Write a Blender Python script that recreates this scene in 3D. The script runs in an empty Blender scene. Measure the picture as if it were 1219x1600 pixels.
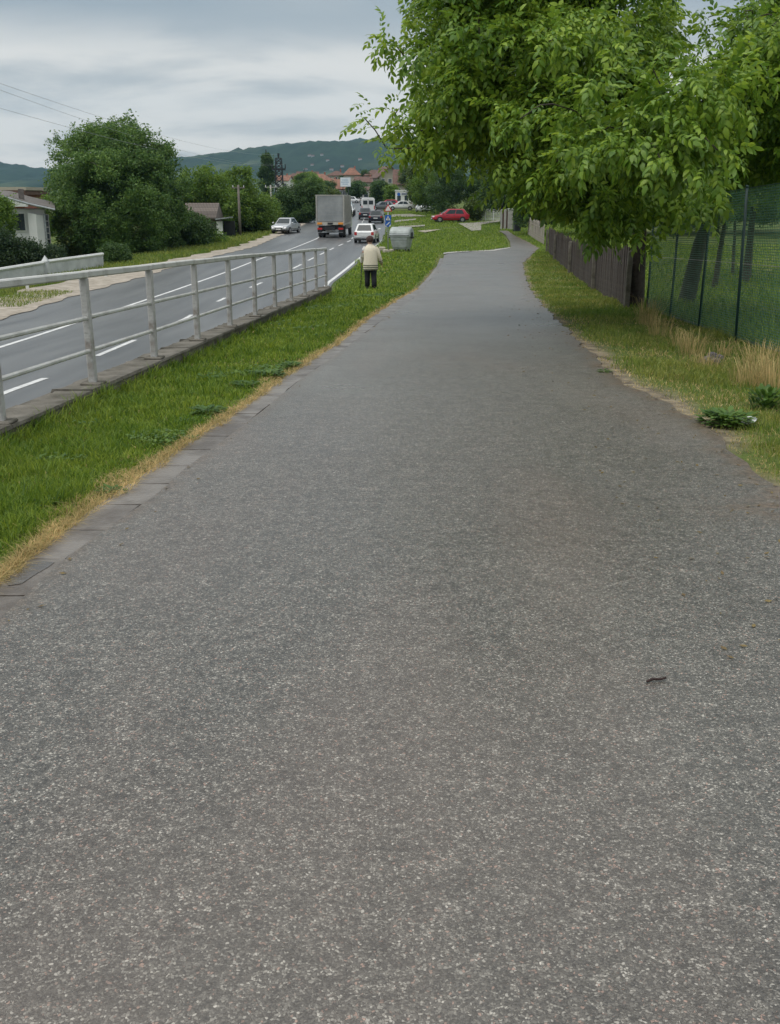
import bpy, math, random
import numpy as np
from math import radians, sin, cos, pi
from mathutils import Vector, Matrix

rng = np.random.default_rng(7)
random.seed(7)
SC = bpy.context.scene
COL = SC.collection

# ------------------------------------------------------------------ camera
F = 1600.0                                   # focal length in photo pixels (photo 1219 x 1600)
TH = math.atan(490 / F)                      # camera pitched down
cd = bpy.data.cameras.new('camera'); cam = bpy.data.objects.new('camera', cd); COL.objects.link(cam)
cd.sensor_fit = 'VERTICAL'; cd.sensor_height = 24.0; cd.lens = 24.0 * F / 1600.0
cd.clip_start = 0.05; cd.clip_end = 20000
cam.location = (0, 0, 0); cam.rotation_euler = (pi / 2 - TH, 0, 0)
SC.camera = cam

# ------------------------------------------------------------------ sky and sun
SUN_EL, SUN_AZ = radians(58), radians(235)   # azimuth clockwise from +Y
W = bpy.data.worlds.new('World'); SC.world = W; W.use_nodes = True
nt = W.node_tree; nt.nodes.clear()
def wn(t, **k):
    n = nt.nodes.new(t)
    for a, b in k.items(): setattr(n, a, b)
    return n
wout = wn('ShaderNodeOutputWorld'); wbg = wn('ShaderNodeBackground'); wbg.inputs['Strength'].default_value = 0.1
nt.links.new(wbg.outputs[0], wout.inputs[0])
sky = wn('ShaderNodeTexSky', sky_type='NISHITA', sun_disc=False)
sky.sun_elevation = SUN_EL; sky.sun_rotation = SUN_AZ
def wmath(op, a, b=None, c=None, clamp=False):
    n = wn('ShaderNodeMath', operation=op, use_clamp=clamp)
    for i, v in enumerate((a, b, c)):
        if v is None: continue
        if isinstance(v, (int, float)): n.inputs[i].default_value = v
        else: nt.links.new(v, n.inputs[i])
    return n.outputs[0]
tc = wn('ShaderNodeTexCoord'); sp = wn('ShaderNodeSeparateXYZ'); nt.links.new(tc.outputs['Generated'], sp.inputs[0])
zc = wmath('MAXIMUM', sp.outputs[2], 0.0)
den = wmath('ADD', zc, 0.22)
u = wmath('DIVIDE', sp.outputs[0], den); v = wmath('DIVIDE', sp.outputs[1], den)
cb = wn('ShaderNodeCombineXYZ'); nt.links.new(u, cb.inputs[0]); nt.links.new(v, cb.inputs[1])
def wnoise(scale, detail, seed, dist=0.0):
    m = wn('ShaderNodeMapping'); m.inputs['Location'].default_value = (seed, seed * 1.7, 0)
    m.inputs['Scale'].default_value = (0.7, 1, 1)
    nt.links.new(cb.outputs[0], m.inputs[0])
    n = wn('ShaderNodeTexNoise'); n.inputs['Scale'].default_value = scale; n.inputs['Detail'].default_value = detail
    n.inputs['Roughness'].default_value = 0.55; n.inputs['Distortion'].default_value = dist
    nt.links.new(m.outputs[0], n.inputs['Vector']); return n.outputs['Fac']
n1 = wnoise(0.9, 7, 3.1, 0.3); n2 = wnoise(2.6, 8, 9.4, 0.25)
# overcast deck: blue-grey overhead, thinner and paler towards the horizon
deck = wn('ShaderNodeMapRange', interpolation_type='SMOOTHSTEP')
el = wmath('ADD', zc, wmath('MULTIPLY', wmath('SUBTRACT', n1, 0.5), 0.10))
nt.links.new(el, deck.inputs[0]); deck.inputs[1].default_value = 0.115; deck.inputs[2].default_value = 0.165
pale = wn('ShaderNodeMix', data_type='RGBA'); pale.inputs['A'].default_value = (4.7, 4.9, 4.9, 1); pale.inputs['B'].default_value = (7.4, 7.2, 6.75, 1)
r1 = wn('ShaderNodeMapRange', interpolation_type='SMOOTHSTEP'); nt.links.new(n2, r1.inputs[0]); r1.inputs[1].default_value = 0.31; r1.inputs[2].default_value = 0.58
nt.links.new(r1.outputs[0], pale.inputs['Factor'])
dk = wn('ShaderNodeMix', data_type='RGBA'); dk.inputs['A'].default_value = (2.5, 3.1, 3.6, 1); dk.inputs['B'].default_value = (3.9, 4.3, 4.5, 1)
r2 = wn('ShaderNodeMapRange', interpolation_type='SMOOTHSTEP'); nt.links.new(n1, r2.inputs[0]); r2.inputs[1].default_value = 0.35; r2.inputs[2].default_value = 0.7
nt.links.new(r2.outputs[0], dk.inputs['Factor'])
cl = wn('ShaderNodeMix', data_type='RGBA'); nt.links.new(deck.outputs[0], cl.inputs['Factor'])
nt.links.new(pale.outputs['Result'], cl.inputs['A']); nt.links.new(dk.outputs['Result'], cl.inputs['B'])
zen = wn('ShaderNodeMapRange'); nt.links.new(zc, zen.inputs[0]); zen.inputs[1].default_value = 0.2; zen.inputs[2].default_value = 1.0
zen.inputs[3].default_value = 1.0; zen.inputs[4].default_value = 3.1      # overcast sky: zenith brighter than the rim
sc_ = wn('ShaderNodeMix', data_type='RGBA', blend_type='MULTIPLY'); sc_.inputs['Factor'].default_value = 1
zcol = wn('ShaderNodeCombineColor')
for i, tint in enumerate((1.22, 1.02, .86)):       # thinner, whiter cloud overhead
    q_ = wmath('ADD', 1.0, wmath('MULTIPLY', wmath('SUBTRACT', zen.outputs[0], 1.0), tint)); nt.links.new(q_, zcol.inputs[i])
nt.links.new(cl.outputs['Result'], sc_.inputs['A']); nt.links.new(zcol.outputs[0], sc_.inputs['B'])
mx = wn('ShaderNodeMix', data_type='RGBA'); mx.inputs['Factor'].default_value = 0.93
nt.links.new(sky.outputs[0], mx.inputs['A']); nt.links.new(sc_.outputs['Result'], mx.inputs['B'])
nt.links.new(mx.outputs['Result'], wbg.inputs['Color'])

sd = bpy.data.lights.new('sun', 'SUN'); so = bpy.data.objects.new('sun', sd); COL.objects.link(so)
sd.energy = 1.4; sd.angle = radians(50); sd.color = (1.0, 0.96, 0.9)
sdir = Vector((sin(SUN_AZ) * cos(SUN_EL), cos(SUN_AZ) * cos(SUN_EL), sin(SUN_EL)))
so.rotation_euler = sdir.to_track_quat('Z', 'Y').to_euler(); so.location = (0, -5, 30)

vs = SC.view_settings; vs.view_transform = 'Standard'; vs.look = 'None'; vs.gamma = 1; vs.use_curve_mapping = False; vs.exposure = 0.27
cy = SC.cycles; cy.use_denoising = True; cy.max_bounces = 8; cy.transparent_max_bounces = 8; cy.volume_bounces = 0
cy.diffuse_bounces = 3; cy.glossy_bounces = 3; cy.transmission_bounces = 4; cy.sample_clamp_indirect = 4; cy.caustics_reflective = False; cy.caustics_refractive = False

# ------------------------------------------------------------------ projection helpers (photo pixel -> place)
def ray(px, py):
    x = (px - 609.5) / F; y = (800 - py) / F
    return np.array([x, cos(TH) + y * sin(TH), -sin(TH) + y * cos(TH)])
def pt(px, py, Y):
    d = ray(px, py); return d * (Y / d[1])
def ppm(Y, z=-2.5): return F / (Y * cos(TH) - z * sin(TH))
def wx(px, Y, z=-2.5): return (px - 609.5) / ppm(Y, z)

TY = np.array([-30, 0, 18, 36, 50, 66, 85, 100, 122, 150, 167, 257, 350, 500, 900, 1500, 9000], float)
TZ = np.array([-.55, -1.6, -2.235, -2.87, -3.09, -3.12, -3.08, -2.97, -2.62, -2.15, -1.9, -.7, .4, 2.5, 5, 2, 0], float)
_m = np.gradient(TZ, TY)
def base(Y):                                   # elevation along the way (a shallow dip, then a rise to the town)
    Y = np.asarray(Y, float); i = np.clip(np.searchsorted(TY, Y) - 1, 0, len(TY) - 2)
    h = TY[i + 1] - TY[i]; t = np.clip((Y - TY[i]) / h, 0, 1)
    return ((2*t**3-3*t**2+1)*TZ[i] + (t**3-2*t**2+t)*h*_m[i] + (-2*t**3+3*t**2)*TZ[i+1] + (t**3-t**2)*h*_m[i+1])
def rdrop(Y): return np.interp(Y, [0, 31, 45, 60, 400], [.7, .7, .45, .3, .25])
def hit(px, py, off=lambda Y: 0.0):            # where a photo pixel's ray meets the ground
    d = ray(px, py); t = np.concatenate([np.linspace(1, 60, 1200), np.linspace(60, 700, 6000)])
    P = d[None] * t[:, None]; g = base(P[:, 1]) + np.array([off(y) for y in P[::1, 1]]) if off(0.0) or off(40.0) else base(P[:, 1])
    k = np.argmax(P[:, 2] < g)
    return P[k, 0], P[k, 1]
def curve(pix, off=lambda Y: 0.0, ext=()):
    a = sorted([hit(x, y, off)[::-1] for x, y in pix] + [(e[1], e[0]) for e in ext])
    ys = np.array([p[0] for p in a]); xs = np.array([p[1] for p in a])
    return lambda Y: np.interp(Y, ys, xs)
roff = lambda Y: -float(rdrop(Y))
# path: grass edge of the slab gutter, joint slab/asphalt, right edge
xl = curve([(0,907),(49,876),(189,771),(242,734),(312,685),(369,648),(443,595),(502,555),(540,530),(577,498),(620,470),(652,452),(683,417),(690,398.5),(702,395),(770,392),(797,387.5),(796,378),(789,367),(779,361)], ext=[(-2.15, -6)])
xj = curve([(25,952),(94,886),(197,810),(246,775),(287,738),(340,697),(410,644),(465,598),(527,555),(589,508),(652,461),(692,408),(694,399),(706,394.8),(772,391.8),(798,387),(797,378),(790,367),(780,361)], ext=[(-1.95, -6)])
_xr = curve([(1219,775),(1150,705),(1090,660),(1040,632),(985,605),(950,580),(915,545),(880,510),(850,480),(830,455),(820,430),(817,411),(829,400),(842,388),(824,378),(803,368),(793,361)], ext=[(2.35, -6), (2.35, 4)])
def xr(Y):
    Y = np.asarray(Y, float); return _xr(Y) + .05*np.sin(Y*2.3)*np.sin(Y*.9+1) + .03*np.sin(Y*7.1)
PATH_END = hit(785, 361)[1]
FX0, FX1 = (-3.22, 8.32), (-1.89, 30.97)       # railing line
def fenx(Y): return FX0[0] + (Y - FX0[1]) * (FX1[0] - FX0[0]) / (FX1[1] - FX0[1])
WALL_END = 31.3
xd = curve([(15,608),(80,585),(151,554),(216,527),(301,489.6),(354,465),(412,441),(470,414),(521,388),(548,376)], roff, ext=[(-5.9, -6), (-3.4, 140), (-4.5, 200), (-9, 300), (-14, 420)])
xs = curve([(9,538),(133,498),(310,441),(412,403),(448,392),(496,372.8)], roff, ext=[(-8.5, -6), (-8.5, 10), (-6.6, 140), (-7.6, 200), (-12, 300), (-17, 420)])
xL = curve([(9,492),(84,470),(146,452),(221,432),(266,416.5),(356,395),(393,386),(430,370),(454,361)], roff, ext=[(-11.6, -6), (-11.6, 14), (-10.2, 140), (-11, 200), (-16, 300), (-21, 420)])
_xe = curve([(521,442),(540,427),(570,402),(600,378)], roff, ext=[(-.2, 120), (-.6, 150), (-1.5, 200), (-6, 300), (-11, 420)])
def xe(Y):
    Y = np.asarray(Y, float); a = fenx(Y) + .12 - .45; b = _xe(Y)
    t = np.clip((Y - 31) / 3, 0, 1); return a * (1 - t) + b * t
def sstep(t): t = np.clip(t, 0, 1); return t*t*(3-2*t)
def G(X, Y):                                   # ground elevation
    X = np.asarray(X, float); Y = np.asarray(Y, float)
    e = xe(Y); w = np.where(Y < WALL_END, .3, np.interp(Y, [31.3, 34], [.35, 1.4]))
    z = base(Y) - rdrop(Y) * sstep((e + w - X) / w)
    z = z - .045 * np.clip((xl(Y) - X) / 1.8, 0, 1) * np.clip((36 - Y) / 4, 0, 1)
    z = z - .06 * np.clip(xL(Y) - 2 - X, 0, 40)
    z = z - .05 * sstep((X - xr(Y) - .3) / 1.5) * np.clip((60 - Y) / 20, 0, 1)
    m = np.clip((np.abs(X + 4) - 12) / 60, 0, 1)
    return z + m * .35 * np.sin(X * .11 + 1) * np.cos(Y * .07)
def gz(X, Y): return float(G(X, Y))
def ghit(px, py):                              # exact ray / ground hit
    d = ray(px, py); t = np.concatenate([np.linspace(1, 60, 2400), np.linspace(60, 600, 6000)])
    P = d[None] * t[:, None]; k = np.argmax(P[:, 2] < G(P[:, 0], P[:, 1]))
    return P[k]

# ------------------------------------------------------------------ materials
def L(*c): return tuple(c) + (1,)
MATS = {}
def mat(name, col, rough=.7, var=.15, scale=6.0, bump=0.0, bscale=40.0, metal=0.0, spec=.5, col2=None, thr=(.35, .65), trans=0.0, coat=0.0, island=0.0, mscale=None):
    if name in MATS: return MATS[name]
    m = bpy.data.materials.new(name); m.use_nodes = True; N = m.node_tree.nodes; K = m.node_tree.links
    b = N['Principled BSDF']; out = N['Material Output']
    b.inputs['Roughness'].default_value = rough; b.inputs['Metallic'].default_value = metal; b.inputs['Specular IOR Level'].default_value = spec
    b.inputs['Coat Weight'].default_value = coat
    tcd = N.new('ShaderNodeTexCoord')
    nz = N.new('ShaderNodeTexNoise'); nz.inputs['Scale'].default_value = scale; nz.inputs['Detail'].default_value = 6; nz.inputs['Roughness'].default_value = .6
    if mscale:
        mpn = N.new('ShaderNodeMapping'); mpn.inputs['Scale'].default_value = mscale; K.new(tcd.outputs['Object'], mpn.inputs[0]); K.new(mpn.outputs[0], nz.inputs['Vector'])
    else: K.new(tcd.outputs['Object'], nz.inputs['Vector'])
    mr = N.new('ShaderNodeMapRange'); K.new(nz.outputs['Fac'], mr.inputs[0]); mr.inputs[1].default_value = thr[0]; mr.inputs[2].default_value = thr[1]
    mixn = N.new('ShaderNodeMix'); mixn.data_type = 'RGBA'; K.new(mr.outputs[0], mixn.inputs['Factor'])
    c2 = col2 if col2 else tuple(min(1, c*(1+var)) for c in col)
    c1 = col if col2 else tuple(c*(1-var) for c in col)
    mixn.inputs['A'].default_value = L(*c1); mixn.inputs['B'].default_value = L(*c2)
    res = mixn.outputs['Result']
    if island:
        ge = N.new('ShaderNodeNewGeometry'); hs = N.new('ShaderNodeHueSaturation')
        a = N.new('ShaderNodeMapRange'); K.new(ge.outputs['Random Per Island'], a.inputs[0]); a.inputs[3].default_value = 1 - island; a.inputs[4].default_value = 1 + island
        K.new(a.outputs[0], hs.inputs['Value'])
        a2 = N.new('ShaderNodeMapRange'); K.new(ge.outputs['Random Per Island'], a2.inputs[0]); a2.inputs[3].default_value = .5 + island*.06; a2.inputs[4].default_value = .5 - island*.05
        K.new(a2.outputs[0], hs.inputs['Hue']); K.new(res, hs.inputs['Color']); res = hs.outputs['Color']
    K.new(res, b.inputs['Base Color'])
    if bump:
        n2_ = N.new('ShaderNodeTexNoise'); n2_.inputs['Scale'].default_value = bscale; n2_.inputs['Detail'].default_value = 5
        K.new(tcd.outputs['Object'], n2_.inputs['Vector'])
        bp = N.new('ShaderNodeBump'); bp.inputs['Strength'].default_value = bump; bp.inputs['Distance'].default_value = .02
        K.new(n2_.outputs['Fac'], bp.inputs['Height']); K.new(bp.outputs[0], b.inputs['Normal'])
    if trans:
        tr = N.new('ShaderNodeBsdfTranslucent'); K.new(res, tr.inputs['Color'])
        hs2 = N.new('ShaderNodeHueSaturation'); hs2.inputs['Value'].default_value = 1.5; hs2.inputs['Hue'].default_value = .485; K.new(res, hs2.inputs['Color']); K.new(hs2.outputs[0], tr.inputs['Color'])
        ms = N.new('ShaderNodeMixShader'); ms.inputs[0].default_value = trans
        K.new(b.outputs[0], ms.inputs[1]); K.new(tr.outputs[0], ms.inputs[2]); K.new(ms.outputs[0], out.inputs['Surface'])
    MATS[name] = m; return m

def leafmat(name, c, c2, island=.35, scale=.5, rough=.5): return mat(name, c, rough=rough, col2=c2, scale=scale, island=island, trans=.35, spec=.4)
LEAF_WALNUT = leafmat('walnut leaf', (.105, .20, .02), (.22, .34, .04), .4, .35, .42)
LEAF_ASH = leafmat('ash leaf', (.065, .135, .03), (.115, .205, .045), .45, .25)
LEAF_ACACIA = leafmat('acacia leaf', (.085, .165, .022), (.15, .24, .035), .35, .15)
LEAF_DARK = leafmat('dark leaf', (.042, .09, .024), (.075, .14, .034), .35, .2)
LEAF_OLIVE = leafmat('olive leaf', (.07, .12, .025), (.12, .16, .035), .35, .2)
LEAF_CONIFER = leafmat('conifer leaf', (.028, .06, .024), (.05, .085, .03), .35, .4)
BARK = mat('bark', (.045, .036, .028), .9, .4, 9, .8, 25)
GRASS = leafmat('grass blade', (.10, .185, .016), (.19, .27, .033), .5, 1.3)
GRASS_DRY = leafmat('dry grass blade', (.34, .27, .11), (.56, .44, .2), .4, 2.5, .8)
GRASS_MIX = leafmat('verge grass blade', (.10, .18, .02), (.22, .24, .05), .4, .7)
WEED = leafmat('weed leaf', (.065, .14, .024), (.11, .19, .035), .35, 3)
CONC = mat('weathered concrete', (.30, .29, .27), .85, .2, 3, .5, 60, col2=(.4, .39, .36))
CONC_DIRTY = mat('mossy concrete', (.075, .068, .05), .9, .3, 3, .8, 40, col2=(.19, .172, .145))
SLAB = mat('wet slab concrete', (.085, .068, .055), .38, .25, 2.6, .4, 40, col2=(.19, .17, .152), thr=(.38, .6))
PAINT_GREY = mat('rail paint', (.30, .29, .27), .65, .15, 2.2, .3, 50, col2=(.52, .52, .5), thr=(.3, .52))
POSTM = mat('railing post concrete', (.20, .17, .145), .8, .2, 3.5, .5, 40, col2=(.42, .415, .40), thr=(.34, .5))
WHITE = mat('white paint', (.72, .72, .7), .6, .08, 2, .1, 30)
MARK = mat('road marking paint', (.5, .5, .49), .55, .25, 5, .1, 80, col2=(.74, .74, .73))
BLACK = mat('black plastic', (.018, .018, .02), .5, .2)
TYRE = mat('tyre rubber', (.02, .02, .02), .8, .2)
RIM = mat('wheel rim', (.45, .45, .46), .35, .1, metal=.8)
GLASS = mat('car glass', (.025, .035, .04), .08, .2, spec=.4)
CHROME = mat('chrome', (.6, .6, .6), .2, .1, metal=1)
STEEL = mat('galvanised steel', (.34, .36, .37), .5, .2, 5, .1, 30, metal=.35)
DARKSTEEL = mat('dark steel', (.03, .035, .04), .6, .2, metal=.3)
REDLAMP = mat('red lamp', (.45, .02, .02), .25, .1)
ORANGELAMP = mat('orange lamp', (.75, .28, .03), .35, .2)
CLEARLAMP = mat('clear lamp', (.75, .76, .78), .15, .1)
PLATE = mat('plate white', (.7, .7, .68), .5, .05)
WOOD_DARK = mat('dark weathered plank', (.035, .026, .021), .85, .35, 8, .5, 40, col2=(.075, .057, .047))
WOOD_PALE = mat('pale weathered picket', (.26, .23, .19), .85, .25, 8, .4, 40, col2=(.38, .34, .29))
ROOF_BROWN = mat('brown tile', (.12, .065, .05), .8, .3, 1.2, .2, 10)
ROOF_ORANGE = mat('orange tile', (.21, .10, .065), .8, .3, .8, .2, 10)
ROOF_GREY = mat('grey tile', (.13, .115, .105), .8, .3, 3, .2, 10)
WALL_WHITE = mat('white plaster', (.66, .66, .64), .85, .08, .7)
WALL_CREAM = mat('cream plaster', (.40, .36, .29), .85, .1, .7)
WALL_BRICK = mat('red brick wall', (.3, .11, .08), .85, .2, 1)
WALL_GREY = mat('grey plaster', (.38, .37, .36), .85, .12, .6)
PANE = mat('window pane', (.035, .045, .055), .08, .2, spec=.8)
NETM = mat('green mesh wire', (.075, .17, .12), .6, .2, spec=.3)
GREENPOST = mat('green post paint', (.018, .05, .05), .5, .2)
BLUE = mat('blue sign', (.015, .11, .42), .4, .05)
RED = mat('red sign', (.5, .03, .03), .4, .05)
GRAVEL = mat('pale gravel', (.25, .215, .17), .95, .2, 2.5, .6, 60, col2=(.42, .37, .31))
DIRT = mat('dirt', (.14, .105, .075), .95, .3, 3, .6, 50, col2=(.24, .19, .14))

# ------------------------------------------------------------------ mesh helpers
class MB:
    def __init__(s): s.v = []; s.f = []
    def add(s, v, f):
        n = len(s.v); s.v += [tuple(map(float, p)) for p in v]; s.f += [tuple(i + n for i in q) for q in f]; return s
    def box(s, c, d, rz=0.0, rx=0.0, ry=0.0, taper=1.0):
        x, y, z = d[0]/2, d[1]/2, d[2]/2
        R = Matrix.Rotation(rz, 3, 'Z') @ Matrix.Rotation(rx, 3, 'X') @ Matrix.Rotation(ry, 3, 'Y')
        P = [(-x,-y,-z),(x,-y,-z),(x,y,-z),(-x,y,-z),(-x*taper,-y*taper,z),(x*taper,-y*taper,z),(x*taper,y*taper,z),(-x*taper,y*taper,z)]
        V = [tuple(Vector(c) + R @ Vector(p)) for p in P]
        return s.add(V, [(0,3,2,1),(4,5,6,7),(0,1,5,4),(1,2,6,5),(2,3,7,6),(3,0,4,7)])
    def bbox(s, c, d, b=.01):                  # box with chamfered long edges
        x, y, z = d[0]/2, d[1]/2, d[2]/2; b = min(b, x*.9, y*.9, z*.9)
        bm = MB(); 
        for zz, k in ((-z, b), (-z+b, 0), (z-b, 0), (z, b)):
            bm.v += [(-x+k+b, -y+k, zz), (x-k-b, -y+k, zz), (x-k, -y+k+b, zz), (x-k, y-k-b, zz), (x-k-b, y-k, zz), (-x+k+b, y-k, zz), (-x+k, y-k-b, zz), (-x+k, -y+k+b, zz)]
        fs = [tuple(range(7, -1, -1)), tuple(range(24, 32))]
        for r in range(3):
            for i in range(8): j = (i+1) % 8; fs.append((r*8+i, r*8+j, r*8+8+j, r*8+8+i))
        return s.add([(p[0]+c[0], p[1]+c[1], p[2]+c[2]) for p in bm.v], fs)
    def tube(s, p, r, n=8, cap=True):          # p list of points, r list or number
        p = [Vector(q) for q in p]; r = [r]*len(p) if isinstance(r, (int, float)) else r
        V = []; 
        for i, q in enumerate(p):
            t = (p[min(i+1, len(p)-1)] - p[max(i-1, 0)]); t = t.normalized() if t.length > 1e-9 else Vector((0,0,1))
            a = t.cross(Vector((0,0,1)) if abs(t.z) < .9 else Vector((1,0,0))).normalized(); b = t.cross(a)
            V += [tuple(q + (a*cos(2*pi*k/n) + b*sin(2*pi*k/n))*r[i]) for k in range(n)]
        fs = [(i*n+k, i*n+(k+1)%n, (i+1)*n+(k+1)%n, (i+1)*n+k) for i in range(len(p)-1) for k in range(n)]
        if cap: fs += [tuple(range(n)), tuple(range((len(p)-1)*n, len(p)*n))[::-1]]
        return s.add(V, fs)
    def loft(s, rings, cap=True):
        n = len(rings[0]); V = [q for r in rings for q in r]
        fs = [(i*n+k, i*n+(k+1)%n, (i+1)*n+(k+1)%n, (i+1)*n+k) for i in range(len(rings)-1) for k in range(n)]
        if cap: fs += [tuple(range(n))[::-1], tuple(range((len(rings)-1)*n, len(rings)*n))]
        return s.add(V, fs)
    def poly(s, pts): return s.add(pts, [tuple(range(len(pts)))])
    def prism(s, pts2, y0, y1, ax='y'):        # polygon in (x,z) extruded along y
        n = len(pts2)
        V = [(x, y0, z) for x, z in pts2] + [(x, y1, z) for x, z in pts2]
        if ax == 'x': V = [(y0, x, z) for x, z in pts2] + [(y1, x, z) for x, z in pts2]
        return s.add(V, [tuple(range(n)), tuple(range(n, 2*n))[::-1]] + [(i, (i+1)%n + 0 if 0 else (i+1)%n, (i+1)%n+n, i+n) for i in range(n)])
    def mesh(s, name, m, smooth=False):
        me = bpy.data.meshes.new(name); me.from_pydata(s.v, [], s.f); me.materials.append(m); fixn(me)
        if smooth: me.shade_smooth()
        return me
    def build(s, name, m, parent=None, smooth=False, loc=(0,0,0), rot=(0,0,0)):
        return link(name, s.mesh(name, m, smooth), parent, loc, rot)
import bmesh
def fixn(me):
    bm = bmesh.new(); bm.from_mesh(me); bmesh.ops.recalc_face_normals(bm, faces=bm.faces); bm.to_mesh(me); bm.free()
def link(name, me, parent=None, loc=(0,0,0), rot=(0,0,0), scale=None):
    o = bpy.data.objects.new(name, me); COL.objects.link(o); o.location = loc; o.rotation_euler = rot
    if scale is not None: o.scale = scale
    o.parent = parent; return o
def tag(o, label=None, cat=None, group=None, kind=None):
    if label: o['label'] = label
    if cat: o['category'] = cat
    if group: o['group'] = group
    if kind: o['kind'] = kind
    return o
def thing(name, label, cat, loc, rz=0.0, group=None):
    return tag(link(name, None, None, loc, (0, 0, rz)), label, cat, group)
def copy_tree(o, parent=None):
    c = o.copy(); COL.objects.link(c); c.parent = parent
    for ch in list(o.children): copy_tree(ch, c)
    return c
def npmesh(name, V, Fc, nper, m, smooth=False):          # fast mesh: all faces with nper corners, or list of (faces) arrays
    me = bpy.data.meshes.new(name); V = np.ascontiguousarray(V, np.float32)
    me.vertices.add(len(V)); me.vertices.foreach_set('co', V.ravel())
    Fc = [np.asarray(f, np.int32) for f in (Fc if isinstance(Fc, list) else [Fc])]
    tot = sum(f.size for f in Fc); nf = sum(len(f) for f in Fc)
    me.loops.add(tot); me.polygons.add(nf)
    me.loops.foreach_set('vertex_index', np.concatenate([f.ravel() for f in Fc]))
    ln = np.concatenate([np.full(len(f), f.shape[1], np.int32) for f in Fc]); st = np.concatenate([[0], np.cumsum(ln)[:-1]]).astype(np.int32)
    me.polygons.foreach_set('loop_start', st); me.polygons.foreach_set('loop_total', ln)
    if smooth: me.polygons.foreach_set('use_smooth', np.ones(nf, bool))
    me.update(calc_edges=True); me.validate(); me.materials.append(m); return me
def gridmesh(name, X, Y, Z, m, smooth=True):
    r, c = X.shape; V = np.stack([X, Y, Z], -1).reshape(-1, 3)
    i = np.arange(r*c).reshape(r, c); f = np.stack([i[:-1, :-1], i[:-1, 1:], i[1:, 1:], i[1:, :-1]], -1).reshape(-1, 4)
    return npmesh(name, V, f, 4, m, smooth)

# ------------------------------------------------------------------ ground, path, road
def ground_material():
    m = bpy.data.materials.new('turf soil'); m.use_nodes = True; N = m.node_tree.nodes; K = m.node_tree.links; b = N['Principled BSDF']
    b.inputs['Roughness'].default_value = .95; b.inputs['Specular IOR Level'].default_value = .2
    t = N.new('ShaderNodeTexCoord')
    def nz(s, d=6):
        n = N.new('ShaderNodeTexNoise'); n.inputs['Scale'].default_value = s; n.inputs['Detail'].default_value = d; K.new(t.outputs['Object'], n.inputs['Vector']); return n.outputs['Fac']
    def mixc(fac, a, c, lo, hi):
        r = N.new('ShaderNodeMapRange'); K.new(fac, r.inputs[0]); r.inputs[1].default_value = lo; r.inputs[2].default_value = hi
        x = N.new('ShaderNodeMix'); x.data_type = 'RGBA'; K.new(r.outputs[0], x.inputs['Factor'])
        for s, q in (('A', a), ('B', c)):
            if isinstance(q, tuple): x.inputs[s].default_value = L(*q)
            else: K.new(q, x.inputs[s])
        return x.outputs['Result']
    c = mixc(nz(.12), (.06, .10, .018), (.11, .14, .03), .4, .6)
    c = mixc(nz(.9), c, (.17, .16, .055), .52, .72)
    c = mixc(nz(14), c, (.05, .07, .02), .5, .7)
    at = N.new('ShaderNodeAttribute'); at.attribute_name = 'bare'
    c = mixc(at.outputs['Fac'], c, mixc(nz(5), (.10, .082, .062), (.26, .215, .15), .35, .65), .2, .8)
    K.new(c, b.inputs['Base Color'])
    bp = N.new('ShaderNodeBump'); bp.inputs['Strength'].default_value = .6; bp.inputs['Distance'].default_value = .05; K.new(nz(20), bp.inputs['Height']); K.new(bp.outputs[0], b.inputs['Normal'])
    return m
rows = np.concatenate([np.arange(-8, 30, .5), np.arange(30, 36, .3), np.arange(36, 110, 1.0), np.arange(110, 260, 4), np.arange(260, 900, 25), [900, 1100, 1400, 1900, 2600, 3600, 4400]])
offL = [3500, 2000, 1000, 500, 250, 150, 100, 75, 58, 46, 37, 30, 24, 19, 15, 12, 9, 7, 5, 3.5, 2.5, 1.5, .8, .35, 0]
offR = [0, .12, .3, .55, .9, 1.3, 1.8, 2.4, 3.1, 4, 5, 6.5, 8.5, 11, 14, 18, 23, 30, 40, 55, 75, 110, 180, 350, 700, 1500, 3500]
GX = []; GY = []; GZ = []; BARE = []
for y in rows:
    l, e, a, r = float(xL(y)), float(xe(y)), float(xl(y)), float(xr(y))
    w = .3 if y < WALL_END else float(np.interp(y, [31.3, 34], [.35, 1.4]))
    onp = y < PATH_END
    if not onp: a = max(a, e + w + 1); r = max(r, a + 1)
    cols = [l - o for o in offL] + [l + .25] + list(np.linspace(l + .3, e - .3, 6)) + [e - .2, e] + list(e + w * np.linspace(.2, 1, 5)) + list(np.linspace(e + w, a, 9)[1:]) + [a + .1] + list(np.linspace(a + .12, r - .12, 4)) + [r - .1] + [r + o for o in offR]
    cols = np.array(cols); z = G(cols, y)
    d = np.where(((cols > l + .1) & (cols < e - .1)), .08, 0) + (np.where((cols > a + .05) & (cols < r - .05), .08, 0) if onp else 0)
    GX.append(cols); GY.append(np.full(len(cols), y)); GZ.append(z - d)
    bare = np.zeros(len(cols))
    if y < 60:
        bare = np.maximum(bare, np.exp(-((cols - a) / .16)**2) * .75 * (y < 50))
        bare = np.maximum(bare, np.where(cols > r - .05, np.exp(-((cols - r - .05) / (.10 + .10*math.sin(y*1.9)*math.sin(y*.7) + .22*math.exp(-((y - 13)/4)**2)))**2)*.85, 0))
    bare = np.maximum(bare, np.where(cols < l + .1, np.exp(-((cols - l) / .8)**2), 0))
    BARE.append(bare)
GX, GY, GZ = map(np.array, (GX, GY, GZ))
gm = gridmesh('ground', GX, GY, GZ, ground_material())
at_ = gm.attributes.new('bare', 'FLOAT', 'POINT'); at_.data.foreach_set('value', np.array(BARE, np.float32).ravel())
tag(link('ground', gm), 'grassy ground of the roadside', kind='structure')

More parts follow.
